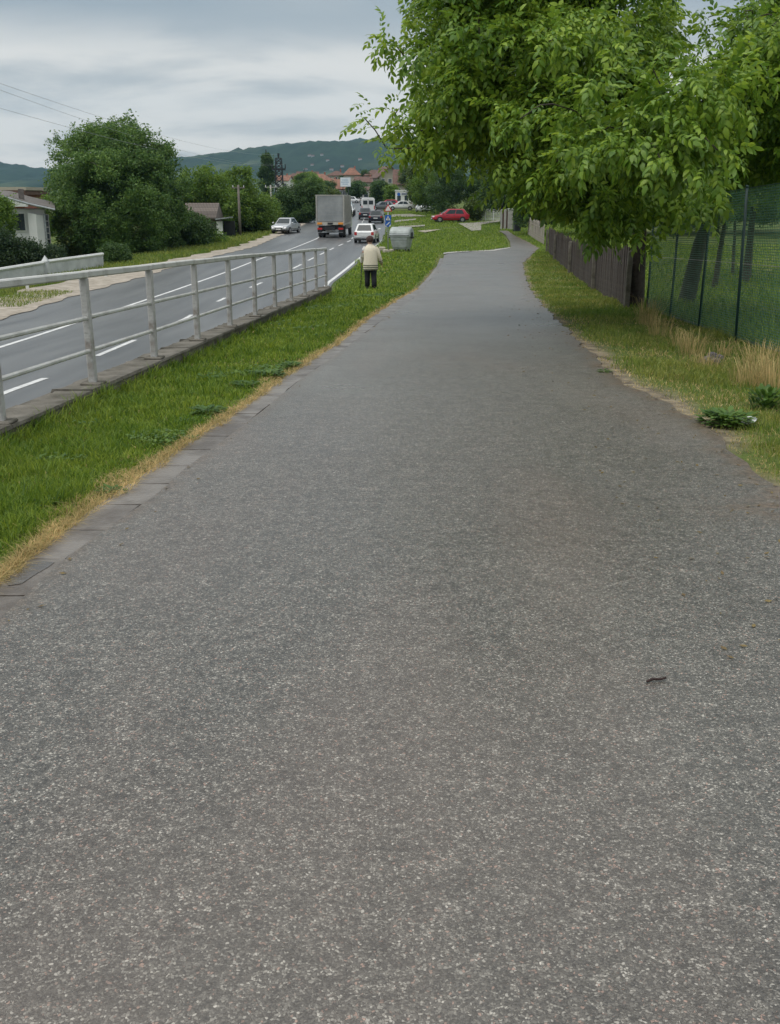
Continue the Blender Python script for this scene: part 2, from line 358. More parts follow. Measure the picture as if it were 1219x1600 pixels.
def asphalt_path():
    m = bpy.data.materials.new('path asphalt'); m.use_nodes = True; N = m.node_tree.nodes; K = m.node_tree.links; b = N['Principled BSDF']
    t = N.new('ShaderNodeTexCoord'); O = t.outputs['Object']
    def nz(s, d=5, sc=None):
        n = N.new('ShaderNodeTexNoise'); n.inputs['Scale'].default_value = s; n.inputs['Detail'].default_value = d
        if sc:
            mp = N.new('ShaderNodeMapping'); mp.inputs['Scale'].default_value = sc; K.new(O, mp.inputs[0]); K.new(mp.outputs[0], n.inputs['Vector'])
        else: K.new(O, n.inputs['Vector'])
        return n.outputs['Fac']
    def mr(fac, lo, hi, a=0., c=1., smooth=False):
        r = N.new('ShaderNodeMapRange'); K.new(fac, r.inputs[0]); r.inputs[1].default_value = lo; r.inputs[2].default_value = hi; r.inputs[3].default_value = a; r.inputs[4].default_value = c; return r.outputs[0]
    def mixc(fac, a, c, blend='MIX'):
        x = N.new('ShaderNodeMix'); x.data_type = 'RGBA'; x.blend_type = blend
        if isinstance(fac, float): x.inputs['Factor'].default_value = fac
        else: K.new(fac, x.inputs['Factor'])
        for s, q in (('A', a), ('B', c)):
            if isinstance(q, tuple): x.inputs[s].default_value = L(*q)
            else: K.new(q, x.inputs[s])
        return x.outputs['Result']
    def mul(a, c):
        x = N.new('ShaderNodeMath'); x.operation = 'MULTIPLY'; K.new(a, x.inputs[0])
        if isinstance(c, float): x.inputs[1].default_value = c
        else: K.new(c, x.inputs[1])
        return x.outputs[0]
    dn = N.new('ShaderNodeTexNoise'); dn.inputs['Scale'].default_value = 60; dn.inputs['Detail'].default_value = 2; K.new(O, dn.inputs['Vector'])
    va = N.new('ShaderNodeVectorMath'); va.operation = 'SCALE'; va.inputs['Scale'].default_value = .012; K.new(dn.outputs['Color'], va.inputs[0])
    vb = N.new('ShaderNodeVectorMath'); vb.operation = 'ADD'; K.new(O, vb.inputs[0]); K.new(va.outputs[0], vb.inputs[1]); D = vb.outputs[0]
    def voro(scale, feat):
        q = N.new('ShaderNodeTexVoronoi'); q.inputs['Scale'].default_value = scale; q.feature = feat; K.new(D, q.inputs['Vector']); return q
    vo = voro(150, 'F1'); ve = voro(150, 'DISTANCE_TO_EDGE'); v2 = voro(300, 'F1')
    sep = N.new('ShaderNodeSeparateColor'); K.new(vo.outputs['Color'], sep.inputs[0])
    sep2 = N.new('ShaderNodeSeparateColor'); K.new(v2.outputs['Color'], sep2.inputs[0])
    stone = mul(mr(ve.outputs['Distance'], .02, .12), mr(sep.outputs[2], .2, .35))
    def ramp(fac, pts):
        r = N.new('ShaderNodeValToRGB'); e = r.color_ramp.elements; e[0].position, e[0].color = pts[0][0], L(*pts[0][1]); e[1].position, e[1].color = pts[-1][0], L(*pts[-1][1])
        for p, cc in pts[1:-1]: q = e.new(p); q.color = L(*cc)
        K.new(fac, r.inputs[0]); return r.outputs[0]
    binder = ramp(sep2.outputs[0], [(0, (.022, .02, .017)), (.5, (.055, .05, .043)), (1, (.13, .12, .104))])
    scol = ramp(sep.outputs[0], [(0, (.045, .041, .035)), (.35, (.095, .087, .075)), (.7, (.175, .162, .14)), (.92, (.30, .28, .244)), (1, (.44, .41, .36))])
    scol = mixc(mr(sep.outputs[1], .93, .96), scol, (.30, .20, .16))
    fine = mr(sep2.outputs[0], 0., 1.)
    c = mixc(stone, binder, scol)
    def gray(fac, lo, hi, a, q):
        g_ = N.new('ShaderNodeCombineColor'); v_ = mr(fac, lo, hi, a, q); [K.new(v_, g_.inputs[i]) for i in range(3)]; return g_.outputs[0]
    c = mixc(1.0, c, gray(nz(34, 3), .35, .65, .72, 1.3), 'MULTIPLY'); c = mixc(1.0, c, gray(nz(9, 4), .35, .65, .85, 1.15), 'MULTIPLY')
    # reddish bloom down the middle, darker worn and damp patches
    c = mixc(mul(mr(nz(.8, 4, (1, .25, 1)), .52, .72), .2), c, (.19, .13, .105))
    c = mixc(mul(mr(nz(.35, 5), .5, .75), .08), c, (.07, .064, .056))
    c = mixc(mul(mr(nz(.6, 6, (1.2, .4, 1)), .5, .8), .2), c, (.25, .233, .205))
    K.new(c, b.inputs['Base Color'])
    at = N.new('ShaderNodeAttribute'); at.attribute_name = 'dirt'
    dm = mul(at.outputs['Fac'], mr(nz(6, 6), .3, .6)); c = mixc(dm, c, mixc(mr(nz(25), .4, .6), (.075, .052, .036), (.16, .115, .08))); K.new(c, b.inputs['Base Color'])
    K.new(mr(nz(.5), .3, .7, .27, .40), b.inputs['Roughness']); b.inputs['Specular IOR Level'].default_value = .75
    h = N.new('ShaderNodeMath'); h.operation = 'ADD'; K.new(stone, h.inputs[0]); K.new(mul(fine, .5), h.inputs[1])
    bp = N.new('ShaderNodeBump'); bp.inputs['Strength'].default_value = .35; bp.inputs['Distance'].default_value = .003; K.new(h.outputs[0], bp.inputs['Height']); K.new(bp.outputs[0], b.inputs['Normal'])
    return m
def strip(name, ys, lf, rf, n, dz, m, label, sub=None):
    ys = np.asarray(ys); u = np.linspace(0, 1, n)[None]
    X = lf(ys)[:, None]*(1-u) + rf(ys)[:, None]*u; Y = np.repeat(ys[:, None], n, 1)
    return tag(link(name, gridmesh(name, X, Y, G(X, Y) + dz, m)), label, kind='structure')
py_ = np.concatenate([np.arange(-8, 60, .25), np.arange(60, PATH_END, .4), [PATH_END]])
pobj = strip('path', py_, lambda y: xj(y), xr, 60, .012, asphalt_path(), 'grey asphalt path with pale stone chips')
_co = np.zeros(len(pobj.data.vertices)*3, np.float32); pobj.data.vertices.foreach_get('co', _co); _co = _co.reshape(-1, 3)
_de = np.abs(xr(_co[:, 1]) - _co[:, 0]); _dl = np.abs(_co[:, 0] - xj(_co[:, 1])); _bl = ghit(1205, 800)
_dirt = np.clip(1.1*np.exp(-(_de/.16)**2) + .8*np.exp(-(_dl/.07)**2) + 1.1*np.exp(-((_co[:, 0] - _bl[0])/.35)**2 - ((_co[:, 1] - _bl[1])/.22)**2) + .5*np.exp(-(_de/.5)**2)*(_co[:, 1] > 18), 0, 1)
pobj.data.attributes.new('dirt', 'FLOAT', 'POINT').data.foreach_set('value', _dirt.astype(np.float32))

def road_material():
    m = mat('road asphalt', (.062, .063, .065), .38, .2, 1.1, .25, 120, col2=(.13, .13, .13), spec=.55, mscale=(1, .05, 1))
    return m
ry_ = np.concatenate([np.arange(-8, 60, .5), np.arange(60, 260, 2), np.arange(260, 420, 10)])
strip('road', ry_, xL, xe, 14, .01, road_material(), 'damp grey asphalt main road with three lanes')
# gravel shoulder beyond the road
def patch(name, pix, m, label, dz=.02, zfun=None):
    P = [ghit(x, y) for x, y in pix]; c = np.mean(P, 0)
    mb = MB(); n = len(P); K_ = 6; rings = []
    for k in range(K_ + 1):
        t = k / K_
        for p in P:
            q = c + (p - c) * t; mb.v.append((q[0], q[1], gz(q[0], q[1]) + dz))
    for k in range(K_):
        for i in range(n): j = (i+1) % n; mb.f.append((k*n+i, k*n+j, (k+1)*n+j, (k+1)*n+i))
    return tag(mb.build(name, m, smooth=True), label, kind='structure')
strip('gravel_shoulder', np.arange(18, 130, .7), lambda y: xL(y) - np.interp(y, [18, 26, 34, 42, 60, 90, 130], [.7, .9, 2.2, 2.8, 1.4, 1.0, .8]) + .25*np.sin(y*1.3), lambda y: xL(y) + .25 + .12*np.sin(y*2.1), 6, .03, GRAVEL, 'pale gravel shoulder along the main road')

# lane markings: each painted line or dash is a piece of the road
roadobj = bpy.data.objects['road']
def marking(name, fx, y0, y1, w):
    ys = np.arange(y0, y1 + .01, max(.5, (y1 - y0) / 60)); ys = ys if len(ys) > 1 else np.array([y0, y1])
    X = np.stack([fx(ys) - w/2, fx(ys) + w/2], 1); Y = np.stack([ys, ys], 1)
    return link(name, gridmesh(name, X, Y, G(X, Y) + .016, MARK), roadobj)
marking('lane_line', xs, -6, 150, .13)
marking('edge_line', lambda y: xe(y) - .22, 34.5, 88, .16)
for a, b in [((15,608),(80,585)), ((151,554),(216,527)), ((270,504),(301,489.6)), ((337,472),(354,465)), ((390,450),(412,441))]:
    marking('lane_dash', xd, hit(*a, roff)[1] - (2 if a[0] == 15 else 0), hit(*b, roff)[1], .13)
y = hit(455, 420, roff)[1]
while y < 150:
    marking('lane_dash', xd, y, y + 3.0, .13); y += 6.2
for y0 in (60, 66, 72, 79): marking('lane_dash', lambda q: xs(q) + .0, y0 + 95, y0 + 98, .13)

# slab gutter: each concrete slab is a piece
gut = tag(link('slab_gutter', None, None, (float(xl(3.0)), 3.0, gz(xl(3.0), 3.0))), 'row of flat concrete gutter slabs along the asphalt path', kind='structure')
go = Vector(gut.location); y = 2.2; k = 0
while y < 57:
    ln = .52 + .06*random.random() if y < 30 else 1.0; g = .014 + .012*random.random()
    y1 = y + ln; mb = MB(); jz = [random.uniform(-.003, .003) for _ in range(4)]; sh = random.uniform(-.012, .012)
    ga, gb_ = (random.choice((.012, .008, .002, -.008, -.016)) for _ in range(2)); g *= .5
    c = [(float(xl(y)) + sh - .02, y + g), (float(xj(y)) + ga, y + g), (float(xj(y1)) + gb_, y1), (float(xl(y1)) + sh - .02, y1)]
    top = [Vector((p[0], p[1], gz(*p) + .008 + jz[i])) - go for i, p in enumerate(c)]
    bot = [p - Vector((0, 0, .08)) for p in top]
    ctr = sum(top, Vector()) / 4
    ins = [p + (ctr - p).normalized()*.012 + Vector((0, 0, .002)) for p in top]
    mb.add(bot + top + ins, [(0,3,2,1)] + [(i, (i+1)%4, 4+(i+1)%4, 4+i) for i in range(4)] + [(4+i, 4+(i+1)%4, 8+(i+1)%4, 8+i) for i in range(4)] + [(8,9,10,11)])
    o = mb.build('slab', SLAB, gut); y = y1 + .005; k += 1

# ------------------------------------------------------------------ retaining wall and railing
wall = thing('retaining_wall', 'low weathered concrete kerb wall under the railing', 'wall', (fenx(4), 4, gz(fenx(4)+.2, 4)))
wo = Vector(wall.location)
def wtop(y): return float(base(y)) + .085 + .085*(y - 8.3)/22.7
ys = np.arange(3.0, WALL_END + .01, .566); mb = MB(); rings = []
for y in ys:
    f = fenx(y) + .12; zt = wtop(y); lo = zt - 1.2
    rings.append([Vector(p) - wo for p in [(f, y, lo), (f, y, zt), (f - .43, y, zt), (f - .43, y, lo)]])
mb.loft(rings); mb.build('wall_body', CONC_DIRTY, wall)
y = 3.0; i = 0
while y < WALL_END - .3:
    l = .9 + .25*random.random(); l = min(l, WALL_END - y); f0, f1 = fenx(y) + .135, fenx(y + l) + .135
    zt0, zt1 = wtop(y) + .002, wtop(y + l) + .002; mb = MB(); n = 7; th = .03 + random.uniform(-.006, .006)
    fr = [(f0 + (f1 - f0)*t, y + .01 + (l - .02)*t, zt0 + (zt1 - zt0)*t) for t in np.linspace(0, 1, n)]
    R = []
    for p in fr:
        bk = .40 + random.uniform(-.07, .03)
        R.append([Vector(q) - wo for q in [(p[0], p[1], p[2]), (p[0] - .01, p[1], p[2] + th), (p[0] - bk, p[1], p[2] + th + random.uniform(-.012, .004)), (p[0] - bk - .02, p[1], p[2])]])
    mb.loft(R); mb.build('coping', CONC_DIRTY, wall); y += l
rail = thing('railing', 'concrete railing with three rails between the grass strip and the road', 'railing', (fenx(8.3), 8.3, wtop(8.3) + .025))
ro = Vector(rail.location)
sp_ = (FX1[1] - FX0[1]) / 10; PY = [FX0[1] + sp_ * k for k in range(-2, 11)]; H = 1.085
hd = math.atan2(FX1[0] - FX0[0], FX1[1] - FX0[1])
pm_ = MB().bbox((0, 0, H/2), (.078, .085, H), .012).mesh('post', POSTM)
fm_ = MB().bbox((0, 0, .012), (.22, .2, .03), .01).mesh('foot_plate', CONC_DIRTY)
tops = []
for k, y in enumerate(PY):
    x = fenx(y); z = wtop(y) + .03; p = Vector((x, y, z)) - ro
    tx, ty = random.uniform(-.012, .012), random.uniform(-.01, .01)
    link('post', pm_, rail, p, (tx, ty, -hd)); link('foot_plate', fm_, rail, p, (0, 0, -hd + random.uniform(-.08, .08)))
    tops.append(p)
for k in range(len(PY) - 1):
    a, b = tops[k], tops[k+1]; d = (b - a)
    rx_ = math.atan2(d.z, math.hypot(d.x, d.y)); ln = d.length
    for nm, h, w_, t_ in (('top_rail', H + .03, .09, .07), ('middle_rail', H*.63, .04, .042), ('lower_rail', H*.32, .04, .042)):
        gap = .004 if nm == 'top_rail' else .1
        mb = MB().bbox((0, 0, 0), (w_, ln - gap, t_), .012)
        mb.build(nm, PAINT_GREY, rail, loc=(a + b)/2 + Vector((0, 0, h + random.uniform(-.006, .006))), rot=(rx_ + random.uniform(-.002, .002), 0, -hd))

# ------------------------------------------------------------------ vegetation builders
def nrm(a): return a / np.maximum(np.linalg.norm(a, axis=-1, keepdims=True), 1e-9)
def walnut_template(seed):
    r = np.random.default_rng(seed); V = []; Fc = []
    def leaflet(o, ang, ln, wd, droop, tw):
        ts = [0, .3, .68, 1]; ws = [0, 1, .8, 0]; n = len(V)
        ax = np.array([cos(ang), sin(ang), -droop]); ax /= np.linalg.norm(ax); sd_ = np.array([-sin(ang), cos(ang), tw]); sd_ /= np.linalg.norm(sd_); up = np.cross(ax, sd_)
        p = [o]
        for t, w in ((.3, 1.), (.68, .82)):
            c = o + ax*ln*t - up*ln*.10*t*t
            p += [c + sd_*wd*.5*w + up*wd*.16, c - sd_*wd*.5*w + up*wd*.16]
        p.append(o + ax*ln - up*ln*.14)
        V.extend(p); Fc.extend([(n, n+2, n+1), (n+1, n+2, n+4), (n+1, n+4, n+3), (n+3, n+4, n+5)])
    for k, t in enumerate((.34, .58, .82)):
        o = np.array([t*.34, 0, -.10*t*t])
        for s in (-1, 1): leaflet(o, s*(1.15 - .2*k + r.uniform(-.15, .15)), .085 + .028*k + r.uniform(-.01, .012), .040 + .010*k, .35 + r.uniform(-.15, .3), s*-.15)
    leaflet(np.array([.34, 0, -.10]), r.uniform(-.1, .1), .155, .068, .5, 0)
    return np.array(V), np.array(Fc)
def spray_template(seed, n=7, rad=.25, ls=.2):
    r = np.random.default_rng(seed); V = []; Fc = []
    for k in range(n):
        o = r.normal(0, rad*.55, 3); a = nrm(r.normal(0, 1, 3)*[1, 1, .7]); b = nrm(np.cross(a, r.normal(0, 1, 3))); l = ls*r.uniform(.7, 1.3); w = l*.5
        i = len(V); c = np.cross(a, b)
        V += [o - a*l*.5, o + b*w*.5 + c*w*.15, o + a*l*.5, o - b*w*.5 + c*w*.15]; Fc += [(i, i+1, i+2), (i, i+2, i+3)]
    return np.array(V), np.array(Fc)
WT = [walnut_template(s) for s in range(4)]
ST = [spray_template(s) for s in range(5)]
def leaf_frames(cent, dirs, m, droop, spread, jit):
    K_ = len(cent); c = np.repeat(cent, m, 0); d = np.repeat(dirs, m, 0); N = len(c)
    o = c + rng.normal(0, jit, (N, 3))
    x = nrm(d*.7 + rng.normal(0, spread, (N, 3)) + np.array([0, 0, -droop]))
    upv = nrm(np.array([0, 0, 1.0]) + rng.normal(0, .35, (N, 3)))
    y = nrm(np.cross(upv, x)); z = np.cross(x, y)
    return o, x, y, z
def leaves_mesh(name, frames, tpls, size, m, org):
    o, x, y, z = frames; N = len(o); Vs = []; Fs = []; off = 0; pick = rng.integers(0, len(tpls), N); s = size*rng.uniform(.75, 1.2, N)
    for k, (T, Tf) in enumerate(tpls):
        i = np.where(pick == k)[0]
        if not len(i): continue
        S = s[i][:, None, None]
        V = o[i][:, None] + S*(T[None, :, 0:1]*x[i][:, None] + T[None, :, 1:2]*y[i][:, None] + T[None, :, 2:3]*z[i][:, None])
        Fc = Tf[None] + (np.arange(len(i))*len(T))[:, None, None] + off
        Vs.append(V.reshape(-1, 3) - org); Fs.append(Fc.reshape(-1, 3)); off += V.shape[0]*V.shape[1]
    return npmesh(name, np.concatenate(Vs), np.concatenate(Fs), 3, m)
def lumpy(d, seed, amp):
    r = np.random.default_rng(seed); a = np.zeros(len(d))
    for k in range(9):
        w = r.normal(0, 1, 3)*(1.5 + k*.9); a += np.sin(d @ w + r.uniform(0, 6)) / (1 + k*.35)
    return 1 + amp*a/2.2
def sample_lobes(lobes, n, seed, shell=.55, amp=.16, flat=0.0):
    r = np.random.default_rng(seed); w = np.array([l[1][0]*l[1][2] + l[1][1]*l[1][2] for l in lobes]); k = r.choice(len(lobes), n, p=w/w.sum())
    d = nrm(r.normal(0, 1, (n, 3))); C = np.array([l[0] for l in lobes])[k]; R = np.array([l[1] for l in lobes])[k]
    rad = (shell + (1 - shell)*r.random(n)**.6)*lumpy(d, seed+1, amp)
    return C + d*R*rad[:, None], nrm(d*np.array([1, 1, .8]))
def branches(mb, base_pt, trunk_pts, trunk_r, cents, r_tip=.012, maxn=400, seg=5):
    nodes = [np.array(p) for p in trunk_pts[1:]]; rad = list(trunk_r[1:])
    mb.tube(trunk_pts, trunk_r, 10)
    cents = cents[np.argsort(np.linalg.norm(cents - np.array(trunk_pts[-1]), axis=1))]
    if len(cents) > maxn: cents = cents[np.sort(rng.choice(len(cents), maxn, False))]
    for c in cents:
        D = np.linalg.norm(np.array(nodes) - c, axis=1) + np.array([max(0, n[2] - c[2])*.5 for n in nodes]); k = int(np.argmin(D)); a = nodes[k]; r0 = min(rad[k]*.62, .09)
        L_ = np.linalg.norm(c - a)
        if L_ < .25: continue
        mid = (a + c)/2 + np.array([0, 0, .10*L_]) + rng.normal(0, .05*L_, 3)
        r0 = max(r0, r_tip*1.3); mb.tube([a, mid, c], [r0, (r0 + r_tip)*.5, r_tip], seg, cap=False)
        nodes += [mid, c]; rad += [(r0 + r_tip)*.5, r_tip*1.6]
def tree(name, label, base_xy, lobes, n, m, leafmat_, tpls, size, seed, trunk_r=.2, group=None, droop=.15, spread=.6, jit=.22, shell=.55, amp=.16, cat='tree', trunk_top=.5, lean=(0, 0), zmin=.25, maxn=160, stems=1, barkm=None, bough=None):
    bx, by = base_xy; bz = gz(bx, by); org = np.array([bx, by, bz])
    t = thing(name, label, cat, tuple(org), 0, group)
    if bough:
        bc, bd = sample_lobes(lobes, max(4, n // bough[0]), seed, shell, amp); rb_ = np.random.default_rng(seed + 9); k_ = rb_.integers(0, len(bc), n)
        cents = bc[k_] + rb_.normal(0, 1, (n, 3))*np.array([bough[1], bough[1], bough[1]*.38]) - np.array([0, 0, .12])*np.abs(rb_.normal(0, 1, (n, 1))); dirs = nrm(bd[k_] + .5*(cents - bc[k_]))
    else: cents, dirs = sample_lobes(lobes, n, seed, shell, amp)
    ok = cents[:, 2] > G(cents[:, 0], cents[:, 1]) + zmin; cents, dirs = cents[ok], dirs[ok]
    fr = leaf_frames(cents, dirs, m, droop, spread, jit)
    cr = link('crown', leaves_mesh('crown', fr, tpls, size, leafmat_, org), t); cr['kind'] = 'stuff'
    top = np.mean([l[0] for l in lobes], 0); zt = bz + (top[2] - bz)*(1 + trunk_top)
    mb = MB()
    for s in range(stems):
        o = np.array([0, 0, 0]) if stems == 1 else np.array([rng.uniform(-.3, .3), rng.uniform(-.3, .3), 0])
        P = [org + o - [0, 0, .15], org + o*1.2 + [lean[0]*.3, lean[1]*.3, (top[2]-bz)*.35], org + o*2 + [lean[0]*.8, lean[1]*.8, (top[2]-bz)*.75], np.array([(bx*.3 + top[0]*.7) + o[0]*3, (by*.3 + top[1]*.7) + o[1]*3, zt])]
        branches(mb, org, P, [trunk_r*1.35, trunk_r, trunk_r*.75, trunk_r*.35], cents, r_tip=max(.01, trunk_r*.06), maxn=maxn // stems)
    mb.v = [tuple(np.array(p) - org) for p in mb.v]
    me = bpy.data.meshes.new('trunk'); me.from_pydata(mb.v, [], mb.f); me.materials.append(barkm or BARK); me.shade_smooth(); link('trunk', me, t)
    return t, fr
def lob(px, py, rx, ry, Y, dep=None):         # lobe given by its place in the photo and its distance
    c = pt(px, py, Y); k = F / (Y*cos(TH) - c[2]*sin(TH)); return (c, np.array([rx/k, dep if dep else rx/k, ry/k]))

# grass -------------------------------------------------------------
def grass(name, X, Y, h, w, m, label, parent=None, lean=.35, dz=0.0):
    n = len(X); Z = G(X, Y) + dz - .01; a = rng.uniform(0, 2*pi, n); b = rng.uniform(0, 2*pi, n)
    sx, sy = np.cos(a)*w/2, np.sin(a)*w/2; le = lean*rng.random(n)*h; lx, ly = np.cos(b)*le, np.sin(b)*le
    B = np.stack([X, Y, Z], 1); S = np.stack([sx, sy, 0*sx], 1)
    M = B + np.stack([lx*.35, ly*.35, h*.6], 1); T = B + np.stack([lx, ly, h*(1 - .25*rng.random(n)*lean)], 1)
    V = np.stack([B - S, B + S, M + S*.8, M - S*.8, T], 1).reshape(-1, 3); i = np.arange(n)[:, None]*5
    q = i + np.array([0, 1, 2, 3]); t = i + np.array([3, 2, 4])
    o = link(name, npmesh(name, V, [q, t], 0, m), parent); tag(o, label, 'grass', kind='stuff'); return o
def nfield(X, Y, s, seed):
    r = np.random.default_rng(seed); a = 0
    for k in range(7):
        w = r.normal(0, 1, 2)*s*(1 + k*.6); a = a + np.sin(X*w[0] + Y*w[1] + r.uniform(0, 6))/(1 + k*.4)
    return a / 2.6
def sampY(n, y0, y1, p=1.6):                   # more blades near the camera
    u = rng.random(n); q = 1 - p; return (y0**q + u*(y1**q - y0**q))**(1/q)

# strip between railing wall and path
n = 140000; Y = sampY(n, 4.3, 62, 1.75); lx_ = np.where(Y < WALL_END, fenx(Y) + .13, xe(Y) + .25); rx_ = xl(Y) - .02
X = lx_ + (rx_ - lx_)*rng.random(n); nf = nfield(X, Y, 1.1, 4)
edge = np.minimum((rx_ - X)/.28, 1); keep = rng.random(n) < (.25 + .75*np.clip(edge, 0, 1))
pathside = nfield(X, Y, .35, 12); X, Y, nf, edge, lx_ = X[keep], Y[keep], nf[keep], edge[keep], lx_[keep]
h = (.045 + .07*rng.random(len(X))**1.5 + .045*np.clip(nf, -1, 1.2) + .03*nfield(X, Y, 5., 8))*np.clip(.45 + .55*edge, 0, 1)*(1 + .9*np.exp(-((X - lx_)/.12)**2)); wv = .0062*np.clip(Y/6.5, 1, 9)
h = np.maximum(h, .03)*np.where(Y > 31, 1.15, 1)
dry = rng.random(len(X)) < np.clip(.75*np.exp(-((1 - 0)*edge/.35)**2) + .03 + .12*(nf < -.7), 0, 1)
grass('grass', X[~dry], Y[~dry], h[~dry], wv[~dry], GRASS, 'lush green grass between railing and path', lean=.9)
grass('dry_grass', X[dry], Y[dry], h[dry]*.75, wv[dry], GRASS_DRY, 'straw coloured dry grass fringing the gutter slabs', lean=1.6)
n = 16000; Y = sampY(n, 4.3, 34, 1.9); X = xl(Y) + .05*np.maximum(0, np.sin(Y*5.1)*np.sin(Y*2.3)) - .26*rng.random(n)**1.5*(.6 + .5*np.sin(Y*1.7)*np.sin(Y*.6 + 1)); fl = rng.random(n) < .75
grass('straw_fringe', X[fl], Y[fl], .03 + .05*rng.random(fl.sum()), .004*np.clip(Y[fl]/6.5, 1, 5), GRASS_DRY, 'flattened straw along the edge of the gutter slabs', lean=2.6)
n = 26000; Y = sampY(n, 4.3, 40, 1.8); lx_ = np.where(Y < WALL_END, fenx(Y) + .14, xe(Y) + .5); X = lx_ + (xl(Y) - .15 - lx_)*rng.random(n); k = nfield(X, Y, 2.6, 77) > .55
grass('tall_grass', X[k], Y[k], .10 + .09*rng.random(k.sum()), .0045*np.clip(Y[k]/6.5, 1, 6), GRASS, 'taller grass tufts scattered in the grass strip', lean=1.1)
# clover-like ground leaves
def clover(name, X, Y, s, m, label):
    n = len(X); Z = G(X, Y) + .02 + .05*rng.random(n); o = np.stack([X, Y, Z], 1); a = rng.uniform(0, 2*pi, n); t = rng.normal(0, .35, (n, 2)); ux = np.stack([np.cos(a), np.sin(a), t[:, 0]], 1); uy = np.stack([-np.sin(a), np.cos(a), t[:, 1]], 1)
    pts = [o + (ux*cos(q) + uy*sin(q))*s[:, None]*(1 if i % 2 else .75) for i, q in enumerate(np.linspace(0, 2*pi, 7)[:-1])]
    V = np.stack(pts, 1).reshape(-1, 3); f = np.arange(n)[:, None]*6 + np.arange(6)
    tag(link(name, npmesh(name, V, f, 6, m)), label, 'ground cover', kind='stuff')
n = 30000; Y = sampY(n, 4.3, 34, 1.8); lx_ = np.where(Y < WALL_END, fenx(Y) + .14, xe(Y) + .5); X = lx_ + (xl(Y) - .12 - lx_)*rng.random(n)**.7; k = nfield(X, Y, 1.6, 91) > .45
clover('clover', X[k], Y[k], (.008 + .012*rng.random(k.sum()))*np.clip(Y[k]/8, 1, 3), WEED, 'patches of clover leaves in the grass strip')
# right verge up to the fences
n = 120000; Y = sampY(n, 4.8, 66, 1.7); rr = xr(Y); far = np.interp(Y, [0, 14, 22, 25, 62, 70], [5.9, 5.7, 6.0, 5.6, 9.4, 9.9]); X = rr + .03 + (np.maximum(far - rr, .3) + .1)*rng.random(n)
nf = nfield(X, Y, .8, 21); ed = np.clip((X - rr)/.5, 0, 1); keep = rng.random(n) < .25 + .75*ed*np.clip(.75 + .6*nf, .15, 1); X, Y, nf, ed, far = X[keep], Y[keep], nf[keep], ed[keep], far[keep]
h = np.maximum(.03, (.06 + .05*rng.random(len(X)) + .04*nf)*(.45 + .55*ed)*(1 + .6*np.exp(-((X - far)/.4)**2))); wv = .005*np.clip(Y/7.5, 1, 8)
dry = rng.random(len(X)) < np.clip(.3*(nf < -.1) + .75*np.exp(-(ed/.4)**2) + .12, 0, 1)*np.where(Y < 22, 1, .35)
grass('verge_grass', X[~dry], Y[~dry], h[~dry], wv[~dry], GRASS_MIX, 'mixed green and yellowing grass between path and mesh fence', lean=.9)
grass('dry_verge_grass', X[dry], Y[dry], h[dry]*.7, wv[dry], GRASS_DRY, 'dry pale grass scattered over the verge by the mesh fence', lean=1.6)
# orchard grass behind the fence
n = 60000; Y = sampY(n, 10, 75, 1.3); X = np.interp(Y, [10, 14, 22, 25, 62, 75], [5.7, 5.6, 6.0, 5.8, 9.6, 10.5]) + 22*rng.random(n)**1.3
grass('orchard_grass', X, Y, .10 + .12*rng.random(n), .006*np.clip(Y/7, 1, 9), GRASS, 'shaded green grass under the orchard trees', lean=.8)
# lawns further on
n = 70000; Y = sampY(n, 58, 165, 1.5); X = rng.random(n)*22 - .5; ex = xe(Y) + .3; X = ex + X
keep = ~((X > xl(Y) - .15) & (X < xr(Y) + .1) & (Y < PATH_END + .5)) & (nfield(X, Y, .25, 31) > -.75); X, Y = X[keep], Y[keep]
grass('lawn_grass', X, Y, .10 + .08*rng.random(len(X)), .03*np.clip(Y/60, 1, 3), GRASS, 'cut green lawn beyond the path junction', lean=.9)
n = 60000; Y = sampY(n, 20, 130, 1.4); X = xL(Y) - np.interp(Y, [18, 26, 34, 42, 60, 90, 130], [.7, .9, 2.2, 2.8, 1.4, 1.0, .8]) - .1 - 14*rng.random(n)**1.3
grass('far_verge_grass', X, Y, .12 + .14*rng.random(n), .018*np.clip(Y/30, 1, 5), GRASS_MIX, 'rough grass along the gravel shoulder across the road', lean=.8)
# island of grass inside the gravel
P0 = ghit(15, 472); n = 5000; a = rng.uniform(0, 2*pi, n); rr = np.sqrt(rng.random(n)); c0 = ghit(30, 468)
X = c0[0] + rr*np.cos(a)*2.6; Y = c0[1] + rr*np.sin(a)*3.2; k = X < xL(Y) - .3
grass('gravel_grass', X[k], Y[k], .08 + .1*rng.random(k.sum()), np.full(k.sum(), .02), GRASS_MIX, 'grass patch between gravel and road', lean=.9)

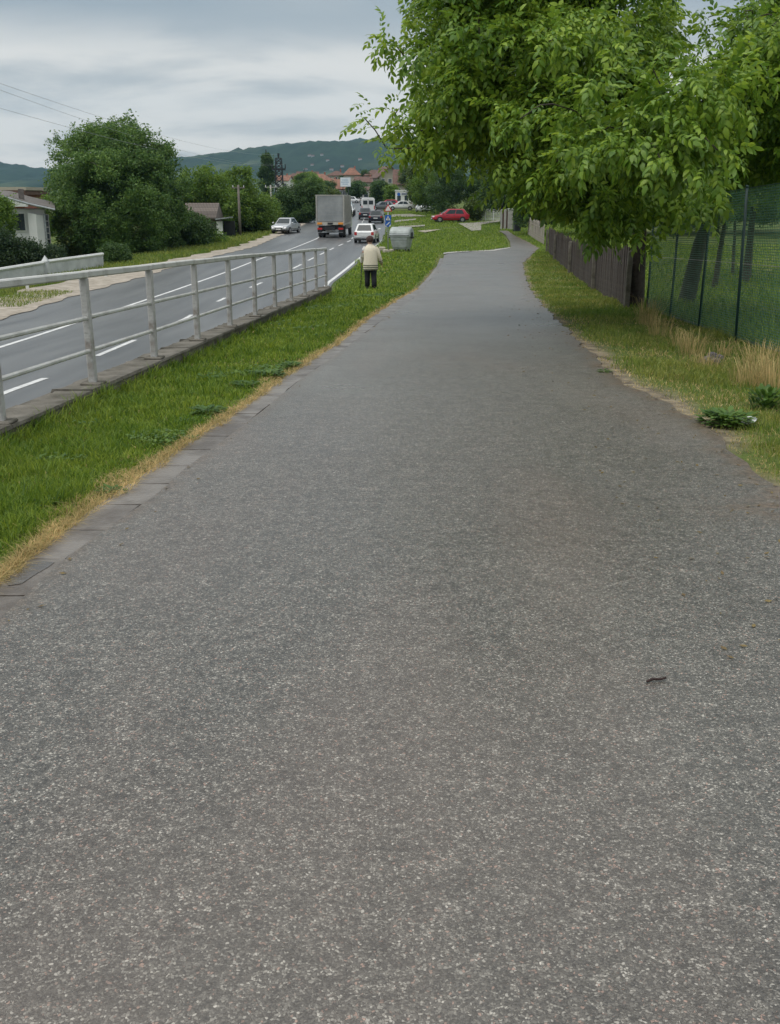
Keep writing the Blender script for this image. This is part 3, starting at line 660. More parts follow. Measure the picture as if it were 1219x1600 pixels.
# tall dry grass tufts at the foot of the mesh fence: a thing each
def tuft(px, py, hgt, rad, cnt, m, name, label, cat, group=None, fw=None, bend=.7):
    p = ghit(px, py); o = np.array([p[0], p[1], gz(p[0], p[1])]); a = rng.uniform(0, 2*pi, cnt); r = rad*np.sqrt(rng.random(cnt))
    B = np.stack([r*np.cos(a), r*np.sin(a), 0*a - .02], 1); hh = hgt*rng.uniform(.5, 1.1, cnt); d = nrm(np.stack([np.cos(a) + rng.normal(0, .6, cnt), np.sin(a) + rng.normal(0, .6, cnt), 0*a], 1)); le = hh*rng.random(cnt)*bend
    w = (fw or .006); s = np.stack([np.cos(a + 1.3), np.sin(a + 1.3), 0*a], 1)*w/2
    M1 = B + d*le[:, None]*.25 + np.stack([0*a, 0*a, hh*.5], 1); M2 = B + d*le[:, None]*.6 + np.stack([0*a, 0*a, hh*.85], 1); T = B + d*le[:, None]*1.25 + np.stack([0*a, 0*a, hh*.92], 1)
    V = np.stack([B - s, B + s, M1 + s, M1 - s, M2 + s*.8, M2 - s*.8, T], 1).reshape(-1, 3); i = np.arange(cnt)[:, None]*7
    me = npmesh(name, V, [np.concatenate([i + np.array([0,1,2,3]), i + np.array([3,2,4,5])]), i + np.array([5,4,6])], 0, m)
    ob_ = link(name, me, None, tuple(o)); tag(ob_, label, cat, group); return ob_
GT = 'dry grass tufts along the mesh fence'
for px, py, hh, rd, c in [(1012,510,.62,.2,130),(1030,528,.5,.22,90),(1062,545,.36,.2,90),(1082,556,.42,.2,130),(1103,575,.26,.22,110),(1128,556,.25,.18,70),(1168,604,.36,.22,150),(1188,592,.5,.25,190),(1212,612,.42,.25,160)]:
    tuft(px, py, hh, rd, c, GRASS_DRY, 'dry_grass_tuft', 'bent straw coloured grass tuft at the foot of the mesh fence', 'dry grass', GT)
def weed(px, py, rad, cnt, label, up=.5):
    p = ghit(px, py); o = np.array([p[0], p[1], gz(p[0], p[1])]); V = []; Fc = []
    for k in range(cnt):
        a = rng.uniform(0, 2*pi); e = rng.uniform(.15, up); ln = rad*rng.uniform(.28, .6); wd = ln*rng.uniform(.35, .5); ax = np.array([cos(a)*cos(e), sin(a)*cos(e), sin(e)]); s = np.array([-sin(a), cos(a), 0])
        b = np.array([cos(a), sin(a), 0])*rad*.75*rng.random()**.7 + [0, 0, rng.random()*rad*up*.7]; i = len(V)
        V += [b, b + ax*ln*.4 + s*wd*.5, b + ax*ln*.4 - s*wd*.5 + [0, 0, .0], b + ax*ln*.75 + s*wd*.35 - [0, 0, ln*.05], b + ax*ln*.75 - s*wd*.35 - [0, 0, ln*.05], b + ax*ln - [0, 0, ln*.18]]
        Fc += [(i, i+1, i+2), (i+1, i+3, i+4), (i+1, i+4, i+2), (i+3, i+5, i+4)]
    me = npmesh('weed', np.array(V), np.array(Fc), 3, WEED); return tag(link('weed', me, None, tuple(o)), label, 'weed')
WL = 'low broad leaved weed clump in the grass strip beside the gutter'
for px, py, r_, c in [(325,648,.16,150),(290,662,.10,80),(420,590,.2,160),(455,575,.16,130),(175,772,.10,70),(70,792,.11,70),(300,688,.08,60),(385,605,.15,120)]:
    w_ = weed(px, py, r_, c, WL); w_['group'] = 'weeds in the grass strip'
weed(1135, 665, .24, 300, 'spreading dark green weed on the verge next to the white litter', .6)
weed(1197, 640, .2, 240, 'upright dark green weed under the mesh fence', 1.2)
weed(945, 583, .10, 80, 'small green weed at the broken edge of the asphalt path', .5)

# ------------------------------------------------------------------ hills and haze
def hill_material():
    m = mat('wooded hill', (.016, .034, .018), .95, .3, .004, 0, col2=(.026, .048, .024), spec=.1)
    N = m.node_tree.nodes; K = m.node_tree.links; b = N['Principled BSDF']; src = b.inputs['Base Color'].links[0].from_socket
    t = N.new('ShaderNodeTexCoord'); n = N.new('ShaderNodeTexNoise'); n.inputs['Scale'].default_value = .0035; n.inputs['Detail'].default_value = 7; K.new(t.outputs['Object'], n.inputs['Vector'])
    at = N.new('ShaderNodeAttribute'); at.attribute_name = 'fields'
    mu = N.new('ShaderNodeMath'); mu.operation = 'MULTIPLY'; r = N.new('ShaderNodeMapRange'); K.new(n.outputs['Fac'], r.inputs[0]); r.inputs[1].default_value = .5; r.inputs[2].default_value = .58
    K.new(r.outputs[0], mu.inputs[0]); K.new(at.outputs['Fac'], mu.inputs[1])
    x = N.new('ShaderNodeMix'); x.data_type = 'RGBA'; K.new(mu.outputs[0], x.inputs['Factor']); K.new(src, x.inputs['A']); x.inputs['B'].default_value = L(.07, .095, .05)
    n3 = N.new('ShaderNodeTexNoise'); n3.inputs['Scale'].default_value = .03; n3.inputs['Detail'].default_value = 5; K.new(t.outputs['Object'], n3.inputs['Vector'])
    x2 = N.new('ShaderNodeMix'); x2.data_type = 'RGBA'; x2.blend_type = 'MULTIPLY'; x2.inputs['Factor'].default_value = .8
    r3 = N.new('ShaderNodeMapRange'); K.new(n3.outputs['Fac'], r3.inputs[0]); r3.inputs[1].default_value = .3; r3.inputs[2].default_value = .7; r3.inputs[3].default_value = .55; r3.inputs[4].default_value = 1.25
    cc = N.new('ShaderNodeCombineColor'); [K.new(r3.outputs[0], cc.inputs[i]) for i in range(3)]
    K.new(x.outputs['Result'], x2.inputs['A']); K.new(cc.outputs[0], x2.inputs['B']); K.new(x2.outputs['Result'], b.inputs['Base Color'])
    return m
HILLM = hill_material()
def hill(name, label, Yr, prof, depth, seed, x0=-600, x1=1800):
    # prof: photo (x, y) of the ridge line at distance Yr
    pxs = np.linspace(x0, x1, 420); top = np.interp(pxs, [p[0] for p in prof], [p[1] for p in prof])
    n = 46; X = np.zeros((n, len(pxs))); Yg = X.copy(); Z = X.copy(); r = np.random.default_rng(seed)
    for i in range(n):
        t = i / (n - 1)                                    # 0 foot, ~0.8 ridge, 1 behind
        for_y = Yr - depth + depth*1.25*t
        k = (Yr)/F*1.046
        xx = (pxs - 609.5)*k; zt = np.array([pt(609.5, p, Yr)[2] for p in top])
        s = sstep(t/.8) if t < .8 else 1 - .4*((t - .8)/.2)**2
        zz = -6 + (zt + 6)*s
        ridged = nfield(xx/260 + t*2, np.full_like(xx, t*9), 1.2, seed)*.10*zt*s*(1 - abs(t - .8)*.3)*(0 if i == 0 else (.35 if .72 < t < .88 else 1))
        X[i] = xx; Yg[i] = for_y + 60*nfield(xx/400, xx*0 + t*4, 1, seed + 3); Z[i] = zz + ridged + r.normal(0, 2.2, len(xx))*(i > 3)
    o = link(name, gridmesh(name, X, Yg, Z, HILLM, smooth=False)); tag(o, label, kind='structure')
    fl = np.repeat(np.interp(np.linspace(0, 1, n), [0, .1, .55, .72], [.2, 1, 1, 0])[:, None], len(pxs), 1)
    a = o.data.attributes.new('fields', 'FLOAT', 'POINT'); a.data.foreach_set('value', fl.astype(np.float32).ravel()); return o
hill('hill', 'wooded hill rising behind the town', 3000, [(-900,275),(-200,268),(0,259),(60,257),(90,260),(180,275),(280,259),(350,249),(400,240),(450,233),(520,223),(580,219),(640,217),(700,220),(760,215),(900,205),(1219,215),(2200,250)], 1500, 5)
hill('far_hill', 'pale distant ridge behind the wooded hill', 3900, [(-900,262),(-300,268),(0,262),(120,266),(300,268),(500,262),(900,258),(2200,265)], 1500, 15)

hz = bpy.data.materials.new('haze air'); hz.use_nodes = True; hz.node_tree.nodes.clear()
ho = hz.node_tree.nodes.new('ShaderNodeOutputMaterial'); pv = hz.node_tree.nodes.new('ShaderNodeVolumePrincipled')
pv.inputs['Color'].default_value = (.4, .68, .95, 1); pv.inputs['Density'].default_value = .00010; pv.inputs['Anisotropy'].default_value = .2
hz.node_tree.links.new(pv.outputs[0], ho.inputs['Volume'])
hb = MB().box((0, 2150, 180), (7600, 4900, 420)).build('haze', hz); tag(hb, 'thin pale haze in the air', kind='stuff'); hz.volume_intersection_method = 'FAST' if hasattr(hz, 'volume_intersection_method') else None

# ------------------------------------------------------------------ fences on the right
mf0, mf1 = np.array([5.5, 12.1]), np.array([6.02, 24.4]); md = mf1 - mf0; ml = np.linalg.norm(md); ma = math.atan2(md[0], md[1])
mfence = thing('mesh_fence', 'tall green wire mesh fence on thin posts beside the verge', 'fence', (mf0[0], mf0[1], gz(*mf0)), 0)
mo = Vector(mfence.location); pmesh = MB().tube([(0,0,-.1),(0,0,2.42)], .024, 10).tube([(0,0,2.42),(0,0,2.45)], [.03,.02], 10).mesh('post', GREENPOST, True)
for k in range(6):
    p = mf0 + md*(k*2.45/ml); link('post', pmesh, mfence, Vector((p[0], p[1], gz(*p))) - mo, (random.uniform(-.02,.02), random.uniform(-.02,.02), 0))
def wires(n, fn, th):                           # thin square bars
    V = []; Fc = []
    for i in range(n):
        P = fn(i); 
        for a, b in zip(P[:-1], P[1:]):
            d = nrm(np.array(b) - a); s = nrm(np.cross(d, [0.3, .8, .52])); t = np.cross(d, s); k = len(V)
            for q in (a, b):
                for e, f in ((-1,-1),(1,-1),(1,1),(-1,1)): V.append(np.array(q) + (s*e + t*f)*th/2)
            Fc += [(k+j, k+(j+1)%4, k+4+(j+1)%4, k+4+j) for j in range(4)]
    return np.array(V), np.array(Fc)
def mp_(s, h, sag=0.0):
    p = mf0 + md*s/ml; q = .012*math.sin(s*1.7 + h*2); return np.array([p[0] + q, p[1], gz(*p) + .04 + h])
nv = int(ml/.08)
V1, F1 = wires(nv, lambda i: [mp_(i*.08, 0), mp_(i*.08 + .01*math.sin(i), 1.2), mp_(i*.08, 2.36)], .0065)
nh = int(2.36/.04)
V2, F2 = wires(nh + 1, lambda i: [mp_(s, i*.04) for s in np.linspace(0, ml, 13)], .0075)
wm = npmesh('wire_mesh', np.concatenate([V1, V2]) - np.array(mo), np.concatenate([F1, F2 + len(V1)]), 4, NETM); w_ = link('wire_mesh', wm, mfence); w_['kind'] = 'stuff'
for h in (.02, 1.2, 2.37):
    MB().tube([Vector(mp_(s, h)) - mo for s in np.linspace(0, ml, 13)], .006, 6).build('tension_wire', STEEL if h == 1.2 else GREENPOST, mfence)

w0, w1 = np.array([5.75, 25.0]), np.array([9.45, 63.0]); wd_ = w1 - w0; wl = np.linalg.norm(wd_); wa = math.atan2(wd_[1], wd_[0])
wf = thing('plank_fence', 'dark weathered vertical plank fence under the walnut tree', 'fence', (w0[0], w0[1], gz(*w0)), 0); wfo = Vector(wf.location)
pl = []
for k in range(5):
    h = 1.32 + .04*k; mb = MB(); b = .068 + .004*(k % 3)
    mb.prism([(-b, 0), (b, 0), (b*.98, h - .03*(k % 2)), (0, h + (.03 if k == 2 else 0)), (-b, h)], -.011, .011); pl.append(mb.mesh('plank', WOOD_DARK))
s = 0.0
while s < wl:
    p = w0 + wd_*s/wl; link('plank', random.choice(pl), wf, Vector((p[0], p[1], gz(*p) + .02 + random.uniform(-.02, .03))) - wfo + Vector((random.uniform(-.006,.006),)*3), (random.uniform(-.015,.015), random.uniform(-.012,.012), wa + random.uniform(-.03,.03))); s += .158
for h in (.35, 1.05):
    for k in range(12):
        a, b = w0 + wd_*k/12, w0 + wd_*(k+1)/12; A = Vector((a[0] + .05, a[1] - .005, gz(*a) + h)) - wfo; B = Vector((b[0] + .05, b[1], gz(*b) + h)) - wfo
        MB().tube([A, B], .04, 4).build('rail', WOOD_DARK, wf)
cpm = MB().bbox((0,0,.62), (.12,.12,1.45), .015).mesh('post', CONC_DIRTY)
for k, s in enumerate((-.25, 8.3, 19, 30, wl + .1)):
    p = w0 + wd_*s/wl; link('post', cpm, wf, Vector((p[0] - .1, p[1], gz(*p))) - wfo, (.02*(k == 0), .03*(k == 0), wa))

pk0, pk1 = ghit(848, 386)[:2] + [.35, 2], ghit(815, 367)[:2] + [.5, 0]; kd = pk1 - pk0; kl = np.linalg.norm(kd); ka = math.atan2(kd[1], kd[0])
pf = thing('picket_fence', 'pale weathered picket fence next to the dark wheelie bin', 'fence', (pk0[0], pk0[1], gz(*pk0))); pfo = Vector(pf.location)
pkm = [MB().prism([(-.075, .08), (.075, .08), (.075, 1.35 + .05*k), (0, 1.45 + .04*k), (-.075, 1.35 + .03*k)], -.012, .012).mesh('picket', WOOD_PALE) for k in range(3)]
for i in range(int(kl/.44)):
    p = pk0 + kd*(i*.44/kl); link('picket', random.choice(pkm), pf, Vector((p[0], p[1], gz(*p))) - pfo, (random.uniform(-.02,.02), random.uniform(-.03,.03), ka))
for h in (.4, 1.1):
    MB().tube([Vector((q[0] + .04, q[1], gz(*q) + h)) - pfo for q in (pk0 + kd*t for t in np.linspace(0, 1, 6))], .04, 4).build('rail', WOOD_PALE, pf)

# gate pillars with brown boards
g0 = ghit(797, 358.5); g1 = ghit(783, 354); gp = thing('gate', 'brown board gate between pale concrete pillars', 'gate', (g0[0], g0[1], gz(g0[0], g0[1]))); gpo = Vector(gp.location)
gk = ppm(g0[1]); ht = 30/gk
for px, w in ((797, 7.5), (789, 3.5), (783.5, 2.5)):
    x = wx(px, g0[1]); MB().bbox((x - g0[0], 0, ht/2), (w/gk, .35 if w > 5 else .2, ht), .03).build('pillar', CONC, gp)
MB().bbox((0, 0, ht + .04), (8.6/gk, .48, .08), .02).build('pillar_cap', WHITE, gp)
for px in (785.6, 786.8, 791.3, 792.4):
    MB().box((wx(px, g0[1]) - g0[0], .02, ht*.5), (1.1/gk, .04, ht*.86)).build('board', ROOF_BROWN, gp)
# white metal fence
f0 = ghit(747, 345.5); f1_ = ghit(781, 347); wfm = thing('metal_fence', 'white metal bar fence by the dark tree', 'fence', (f0[0], f0[1], gz(f0[0], f0[1]))); fo = Vector(wfm.location); Yf = f0[1]; kf = ppm(Yf)
bar = MB().box((0, 0, .72), (.045, .03, 1.35)).mesh('bar', WHITE)
for i in range(24): link('bar', bar, wfm, (i*36/kf/23, 0, 0))
for h in (.25, 1.3): MB().box((18/kf, .01, h), (36/kf, .035, .05)).build('rail', WHITE, wfm)
for i in range(4): MB().bbox((i*12/kf, .08, .75), (.11, .11, 1.55), .02).build('post', WHITE, wfm)
# wheelie bin
bp_ = ghit(808, 362); bk = ppm(bp_[1]); wb = thing('wheelie_bin', 'dark wheelie bin standing by the gate pillar', 'bin', (bp_[0], bp_[1], gz(bp_[0], bp_[1])), .1)
hb_, wb_ = 27/bk, 12/bk; DKBIN = mat('bin plastic', (.02, .022, .035), .45, .2)
def sq(w, d, z, c=.06): return [(-w/2+c,-d/2,z),(w/2-c,-d/2,z),(w/2,-d/2+c,z),(w/2,d/2-c,z),(w/2-c,d/2,z),(-w/2+c,d/2,z),(-w/2,d/2-c,z),(-w/2,-d/2+c,z)]
MB().loft([sq(wb_*.78, .5, .06), sq(wb_, .68, hb_*.9)]).build('body', DKBIN, wb); MB().loft([sq(wb_*1.06, .76, hb_*.9), sq(wb_*1.06, .76, hb_*.94), sq(wb_*.8, .5, hb_)]).build('lid', DKBIN, wb)
for s_ in (-1, 1): MB().tube([(s_*wb_*.42 - .03, .3, .1), (s_*wb_*.42 + .03, .3, .1)], .1, 12).build('wheel', TYRE, wb)
MB().tube([(-wb_*.4, .4, hb_*.92), (wb_*.4, .4, hb_*.92)], .018, 6).build('handle', DKBIN, wb)
lp = thing('utility_pole', 'thin grey metal pole behind the wheelie bin', 'pole', (wx(802.5, bp_[1] + 1.2), bp_[1] + 1.2, gz(bp_[0], bp_[1] + 1.2)))
MB().tube([(0,0,-.1),(0,0,3.6)], .05, 8).build('shaft', STEEL, lp, True); MB().tube([(-.5,0,3.2),(.2,0,3.2)], .02, 6).build('bracket', STEEL, lp)

# ------------------------------------------------------------------ walnut trees over the path
def yl(px, py, rx, ry, Y, dep=2.2): return lob(px, py, rx, ry, Y, dep)
lobes1 = [yl(760,30,110,70,21), yl(722,120,66,48,20.5,1.5), yl(668,55,42,36,20.5,1.0), yl(664,172,34,16,20.5,.7), yl(690,205,34,14,20.5,.6), yl(810,115,125,110,20.5,2.5), yl(900,35,150,110,22,2.8), yl(930,195,140,80,19), yl(858,250,56,34,21,1.6), yl(915,285,58,28,18,1.2), yl(985,285,64,34,19,1.6), yl(1030,180,115,70,16,1.5), yl(1105,125,75,44,15.5,1.2), yl(795,210,50,34,22,1.5), yl(770,170,66,42,21,1.6), yl(820,-50,150,50,21,2.5), yl(1000,230,130,60,22,2.5)]
w1t, fr1 = tree('walnut_tree', 'large walnut tree with drooping bright leaves overhanging the asphalt path', (6.08, 25.8), lobes1, 1500, 11, LEAF_WALNUT, WT, 1.05, 101, bough=(8, .36), trunk_r=.17, droop=.45, spread=.75, jit=.12, shell=.35, amp=.2, trunk_top=.15, maxn=420, zmin=1.2)
lobes2 = [yl(1190,50,90,70,21,2), yl(1215,150,80,80,22,2.2), yl(1150,235,95,40,25,2.2), yl(1080,262,70,26,25,1.8), yl(1230,235,70,40,22,2), yl(1300,60,90,110,21,2.5)]
w2t, fr2 = tree('walnut_tree', 'leaning walnut tree standing behind the green mesh fence', (7.95, 28.0), lobes2, 620, 11, LEAF_WALNUT, WT, 1.05, 202, bough=(9, .42), trunk_r=.17, droop=.4, spread=.75, jit=.13, shell=.35, amp=.2, trunk_top=.2, maxn=220, lean=(.5, -1.2), zmin=1.4)
# the leaves that show largest are pieces of their own
def rachis(T, Tf):                              # the stalk joins the leaflets into one leaf
    n0 = len(T); q = np.array([[0, -.002, 0], [0, .002, 0], [.17, .002, -.024], [.17, -.002, -.024], [.342, .001, -.101], [.342, -.001, -.101]]); return np.concatenate([T, q]), np.concatenate([Tf, [[n0, n0+1, n0+2], [n0, n0+2, n0+3], [n0+3, n0+2, n0+4], [n0+3, n0+4, n0+5]]])
wlm = [npmesh('leaf', *rachis(T, Tf), 3, LEAF_WALNUT) for T, Tf in WT]
o, x_, y_, z_ = fr1; dist = np.linalg.norm(o, axis=1); dd = o @ np.array([0, cos(TH), -sin(TH)]); sx_ = 609.5 + F*o[:, 0]/dd; sy_ = 800 - F*(o @ np.array([0, sin(TH), cos(TH)]))/dd
vis = np.where((sx_ > 0) & (sx_ < 1219) & (sy_ > 0))[0]; near = vis[np.argsort(dist[vis])[:300]]
for i in near:
    s = rng.uniform(.85, 1.15); M = Matrix(((x_[i][0]*s, y_[i][0]*s, z_[i][0]*s, o[i][0] - w1t.location[0] - .02), (x_[i][1]*s, y_[i][1]*s, z_[i][1]*s, o[i][1] - w1t.location[1] - .03), (x_[i][2]*s, y_[i][2]*s, z_[i][2]*s, o[i][2] - w1t.location[2] + .01), (0, 0, 0, 1)))
    l_ = link('leaf', random.choice(wlm), w1t); l_.matrix_local = M
# orchard behind the mesh fence
OG = 'orchard trees behind the mesh fence'
for k, (px, Y, py, rx, ry, tr, ln, nm) in enumerate([(1118, 36, 285, 60, 30, .08, .3, 'orchard tree with forked slim trunk behind the mesh fence'), (1147, 44, 295, 50, 26, .06, -.2, 'slender young orchard tree behind the mesh fence'), (1168, 40, 275, 60, 30, .13, 0, 'stout trunked orchard tree behind the mesh fence'), (1240, 31, 250, 80, 50, .15, -.2, 'broad orchard tree with a thick dark trunk behind the mesh fence'), (930, 52, 305, 80, 34, .14, 0, 'orchard tree rising behind the dark plank fence')]):
    X = wx(px, Y); tree('orchard_tree', nm, (X, Y), [lob(px, py, rx, ry, Y), lob(px + 20, py - 35, rx*.8, ry, Y)], 170, 8, LEAF_DARK if k % 2 else LEAF_WALNUT, ST, 1.0, 300 + k, trunk_r=tr, lean=(ln, 0), group=None, jit=.25, zmin=1.5, maxn=60)

# ------------------------------------------------------------------ trees and shrubs further off
def lt(name, label, Y, lobes, n, m, leaf, seed, size=1.0, tr=.2, base_px=None, cat='tree', **k):
    lb = [lob(a, b, c, d, Y + (e[0] if e else 0)) for a, b, c, d, *e in lobes]
    X = wx(base_px if base_px else np.mean([l[0] for l in lobes]), Y)
    k.setdefault('bough', (4, float(np.mean([l[1][0] for l in lb]))*.11)); n = int(n*1.25); return tree(name, label, (X, Y), lb, n, m, leaf, ST, size, seed, trunk_r=tr, cat=cat, maxn=k.pop('maxn', 40), **k)
lt('ash_tree', 'big round dense tree between the white house and the tiled shed', 78, [(185,300,92,106),(185,310,84,90,-3),(150,260,55,60,-1),(190,235,55,46),(235,265,48,50,1),(262,310,34,46,1),(125,320,36,60,-2),(190,360,70,40,-2)], 1700, 10, LEAF_ASH, 401, 1.0, .3, 190, amp=.14, shell=.62, maxn=120, bough=(4, .45), zmin=.1)
lt('acacia_tree', 'light green bushy tree behind the tiled shed', 104, [(315,300,42,40),(300,330,36,32),(345,310,34,42)], 360, 9, LEAF_ACACIA, 402, 1.3, .2, 318)
lt('acacia_tree', 'light green bushy tree behind the wooden utility pole', 108, [(372,305,40,42),(355,330,34,34),(395,330,32,34)], 380, 9, LEAF_ACACIA, 403, 1.3, .2, 372)
lt('acacia_tree', 'low light green tree above the parked silver car', 112, [(413,335,24,28),(400,345,26,20)], 220, 9, LEAF_ACACIA, 404, 1.2, .15, 412)
lt('roadside_tree', 'dark green tree beside the lattice pylon', 128, [(465,315,26,30),(487,312,19,28),(448,325,18,26),(470,330,32,20)], 420, 9, LEAF_DARK, 405, 1.3, .2, 470)
lt('poplar_tree', 'tall narrow poplar next to the lattice pylon', 260, [(417,262,9.5,20),(417,280,11,28),(418,248,6,10)], 260, 9, LEAF_DARK, 406, 2.0, .3, 417, maxn=10)
SG = 'leafy shrubs along the far roadside'
for k, (px, py, rx, ry, Y, lf, lab) in enumerate([(305,368,34,34,84,LEAF_DARK,'wide dark shrub at the roadside below the tiled shed'),(262,385,26,24,82,LEAF_DARK,'dark shrub at the foot of the big round tree'),(335,385,20,16,86,LEAF_ACACIA,'small light green shrub beside the white shed wall'),(14,393,26,34,62,LEAF_CONIFER,'bushy conifer in front of the white house window'),(47,402,15,20,63,LEAF_CONIFER,'narrow conifer in front of the white house wall'),(84,405,14,16,64,LEAF_CONIFER,'low conifer at the corner of the white house'),(120,375,26,40,74,LEAF_OLIVE,'loose olive green shrub between the white house and the big round tree'),(95,335,30,35,96,LEAF_ACACIA,'light green tree behind the corner of the white house'),(385,352,30,14,110,LEAF_DARK,'dark undergrowth bush next to the shed opening'),(4,340,12,30,63,LEAF_ACACIA,'light green branch bush by the white house roof')]):
    lt('shrub', lab, Y, [(px, py, rx, ry)], int(110 + rx*3), 8, lf, 420 + k, .8 if Y < 70 else 1.0, .08, px, 'shrub', shell=.4, zmin=.1, maxn=16)
lt('clipped_bush', 'clipped rounded dark bush at the end of the white wall', 61, [(180,400,21,18)], 260, 9, LEAF_DARK, 440, .55, .08, 180, 'shrub', amp=.04, shell=.7, zmin=.05, jit=.1, maxn=12)
for k, (px, Y, lobes, lf, lab) in enumerate([
    (735, 140, [(735,272,58,60),(715,295,44,40),(765,290,40,48)], LEAF_DARK, 'tall dark tree above the red car'),
    (690, 152, [(690,280,38,46),(670,298,28,32)], LEAF_ACACIA, 'mid green tree above the white parked car by the lawn'),
    (655, 170, [(654,282,17,24),(660,300,16,22)], LEAF_OLIVE, 'olive yellow tree next to the white shop'),
    (785, 118, [(785,300,34,34),(800,275,36,40)], LEAF_DARK, 'dark tree over the white metal fence'),
    (745, 126, [(742,325,12,16)], LEAF_OLIVE, 'small yellowish tree at the rear of the red car'),
    (598, 215, [(596,300,15,16),(588,306,9,10)], LEAF_DARK, 'dark tree in front of the gabled town house'),
    (611, 205, [(612,306,8,14)], LEAF_ACACIA, 'upright green bush left of the white shop'),
    (562, 330, [(560,292,12,9)], LEAF_DARK, 'low dark tree behind the billboard'),
    (840, 92, [(850,300,60,48),(900,290,60,50)], LEAF_DARK, 'dark tree behind the pale picket fence'),
    (990, 95, [(1000,300,90,45),(1060,310,60,40)], LEAF_DARK, 'distant dark tree seen through the orchard'),
    (1120, 100, [(1130,310,90,35),(1210,300,80,45)], LEAF_ACACIA, 'distant light green tree seen through the orchard'),
    (1260, 90, [(1290,300,90,50)], LEAF_DARK, 'distant broad tree at the far end of the orchard'),
    (520, 300, [(512,300,14,14)], LEAF_DARK, 'dark bushy tree above the box truck roof'),
    (640, 290, [(650,275,24,18)], LEAF_OLIVE, 'pale green tree behind the brown roofed house'),
    (505, 235, [(506,302,15,9),(520,306,10,7)], LEAF_OLIVE, 'bushy olive tree between the box truck and the orange roofs'),
    (556, 262, [(557,297,12,8)], LEAF_DARK, 'small dark tree in front of the long grey building'),
    (488, 280, [(490,287,16,9)], LEAF_ACACIA, 'light green tree in front of the brown roofed houses'),
    (575, 420, [(575,275,14,8),(540,280,10,6)], LEAF_DARK, 'treetop between the orange roofs'),
    (470, 330, [(480,280,20,10)], LEAF_ACACIA, 'light green treetop left of the orange roofs')]):
    lt('roadside_tree', lab, Y, lobes, 130 + int(sum(l[2] for l in lobes)*2.2), 9, lf, 460 + k, 1.3 if Y < 160 else 2.0, .2, px, maxn=24)

# ------------------------------------------------------------------ buildings
def house(name, label, px, Y, w, d, h, rh, roof, mw, mr, rz=0., wins=(2, 1), z=None, door=False, eave=.45, cat='house', chimney=True, winsize=(1.1, 1.2)):
    X = wx(px, Y); zb = gz(X, Y) - .3 if z is None else z
    t = thing(name, label, cat, (X, Y, zb), rz)
    MB().box((0, 0, h/2), (w, d, h)).build('wall', mw, t)
    e = eave
    if roof == 'gable':                          # ridge along x
        r = MB(); th = .18
        for s in (-1, 1): r.add([(-w/2-e, s*(d/2+e), h-e*rh/(d/2)), (w/2+e, s*(d/2+e), h-e*rh/(d/2)), (w/2+e, 0, h+rh), (-w/2-e, 0, h+rh), (-w/2-e, s*(d/2+e), h-e*rh/(d/2)+th), (w/2+e, s*(d/2+e), h-e*rh/(d/2)+th), (w/2+e, 0, h+rh+th), (-w/2-e, 0, h+rh+th)], [(0,1,2,3),(4,5,6,7),(0,1,5,4),(1,2,6,5),(2,3,7,6),(3,0,4,7)])
        ro_ = r.build('roof', mr, t)
        MB().prism([(-d/2, h-.01), (d/2, h-.01), (0, h+rh-.02)], -w/2, w/2, 'x').build('gable', mw, t)
    elif roof == 'front':                        # ridge along y: gable faces the camera
        r = MB(); th = .2
        for s in (-1, 1): r.add([(s*(w/2+e), -d/2-e, h-e*rh/(w/2)), (s*(w/2+e), d/2+e, h-e*rh/(w/2)), (0, d/2+e, h+rh), (0, -d/2-e, h+rh), (s*(w/2+e), -d/2-e, h-e*rh/(w/2)+th), (s*(w/2+e), d/2+e, h-e*rh/(w/2)+th), (0, d/2+e, h+rh+th), (0, -d/2-e, h+rh+th)], [(0,1,2,3),(4,5,6,7),(0,1,5,4),(1,2,6,5),(2,3,7,6),(3,0,4,7)])
        ro_ = r.build('roof', mr, t)
        MB().prism([(-w/2, h-.01), (w/2, h-.01), (0, h+rh-.02)], -d/2, d/2).build('gable', mw, t)
    elif roof == 'hip':
        a = max(w, d)/2 - min(w, d)/2
        ro_ = MB().add([(-w/2-e,-d/2-e,h-.05),(w/2+e,-d/2-e,h-.05),(w/2+e,d/2+e,h-.05),(-w/2-e,d/2+e,h-.05),(-w/2-e,-d/2-e,h+.12),(w/2+e,-d/2-e,h+.12),(w/2+e,d/2+e,h+.12),(-w/2-e,d/2+e,h+.12),(-a,0,h+rh),(a+.01,0,h+rh)], [(0,1,2,3),(0,1,5,4),(1,2,6,5),(2,3,7,6),(3,0,4,7),(4,5,9,8),(5,6,9),(6,7,8,9),(7,4,8)]).build('roof', mr, t)
    else:
        ro_ = MB().box((0, 0, h + .12), (w + 2*e, d + 2*e, .24)).build('roof', mr, t)
    if chimney: MB().bbox((w*.22, d*.08, h + rh*.8 + .4), (.5, .5, 1.4), .04).build('chimney', WALL_BRICK, ro_)
    nx, ny = wins; ww, wh = winsize
    for j in range(ny):
        for i in range(nx):
            x = -w/2 + w*(i + .5)/nx; zc_ = h*(j + .55)/ny
            fr = MB().box((x, -d/2 - .03, zc_), (ww + .2, .08, wh + .2)).build('window', WHITE, t)
            MB().box((x, -d/2 - .075, zc_), (ww, .02, wh)).build('pane', PANE, fr); MB().box((x, -d/2 - .1, zc_ - wh/2 - .14), (ww + .36, .16, .07)).build('sill', WALL_GREY, fr)
    return t
house('town_house', 'tall gabled town house with red brown roof above the others', 604, 345, 6.8, 9, 6.8, 2.8, 'front', WALL_CREAM, ROOF_BROWN, .25, (3, 2), eave=.9)
house('town_house', 'town house with steep dark brown roof beside the white shop', 629, 300, 4.6, 8, 4.2, 3.6, 'gable', WALL_CREAM, ROOF_BROWN, 0, (2, 1), z=-.3)
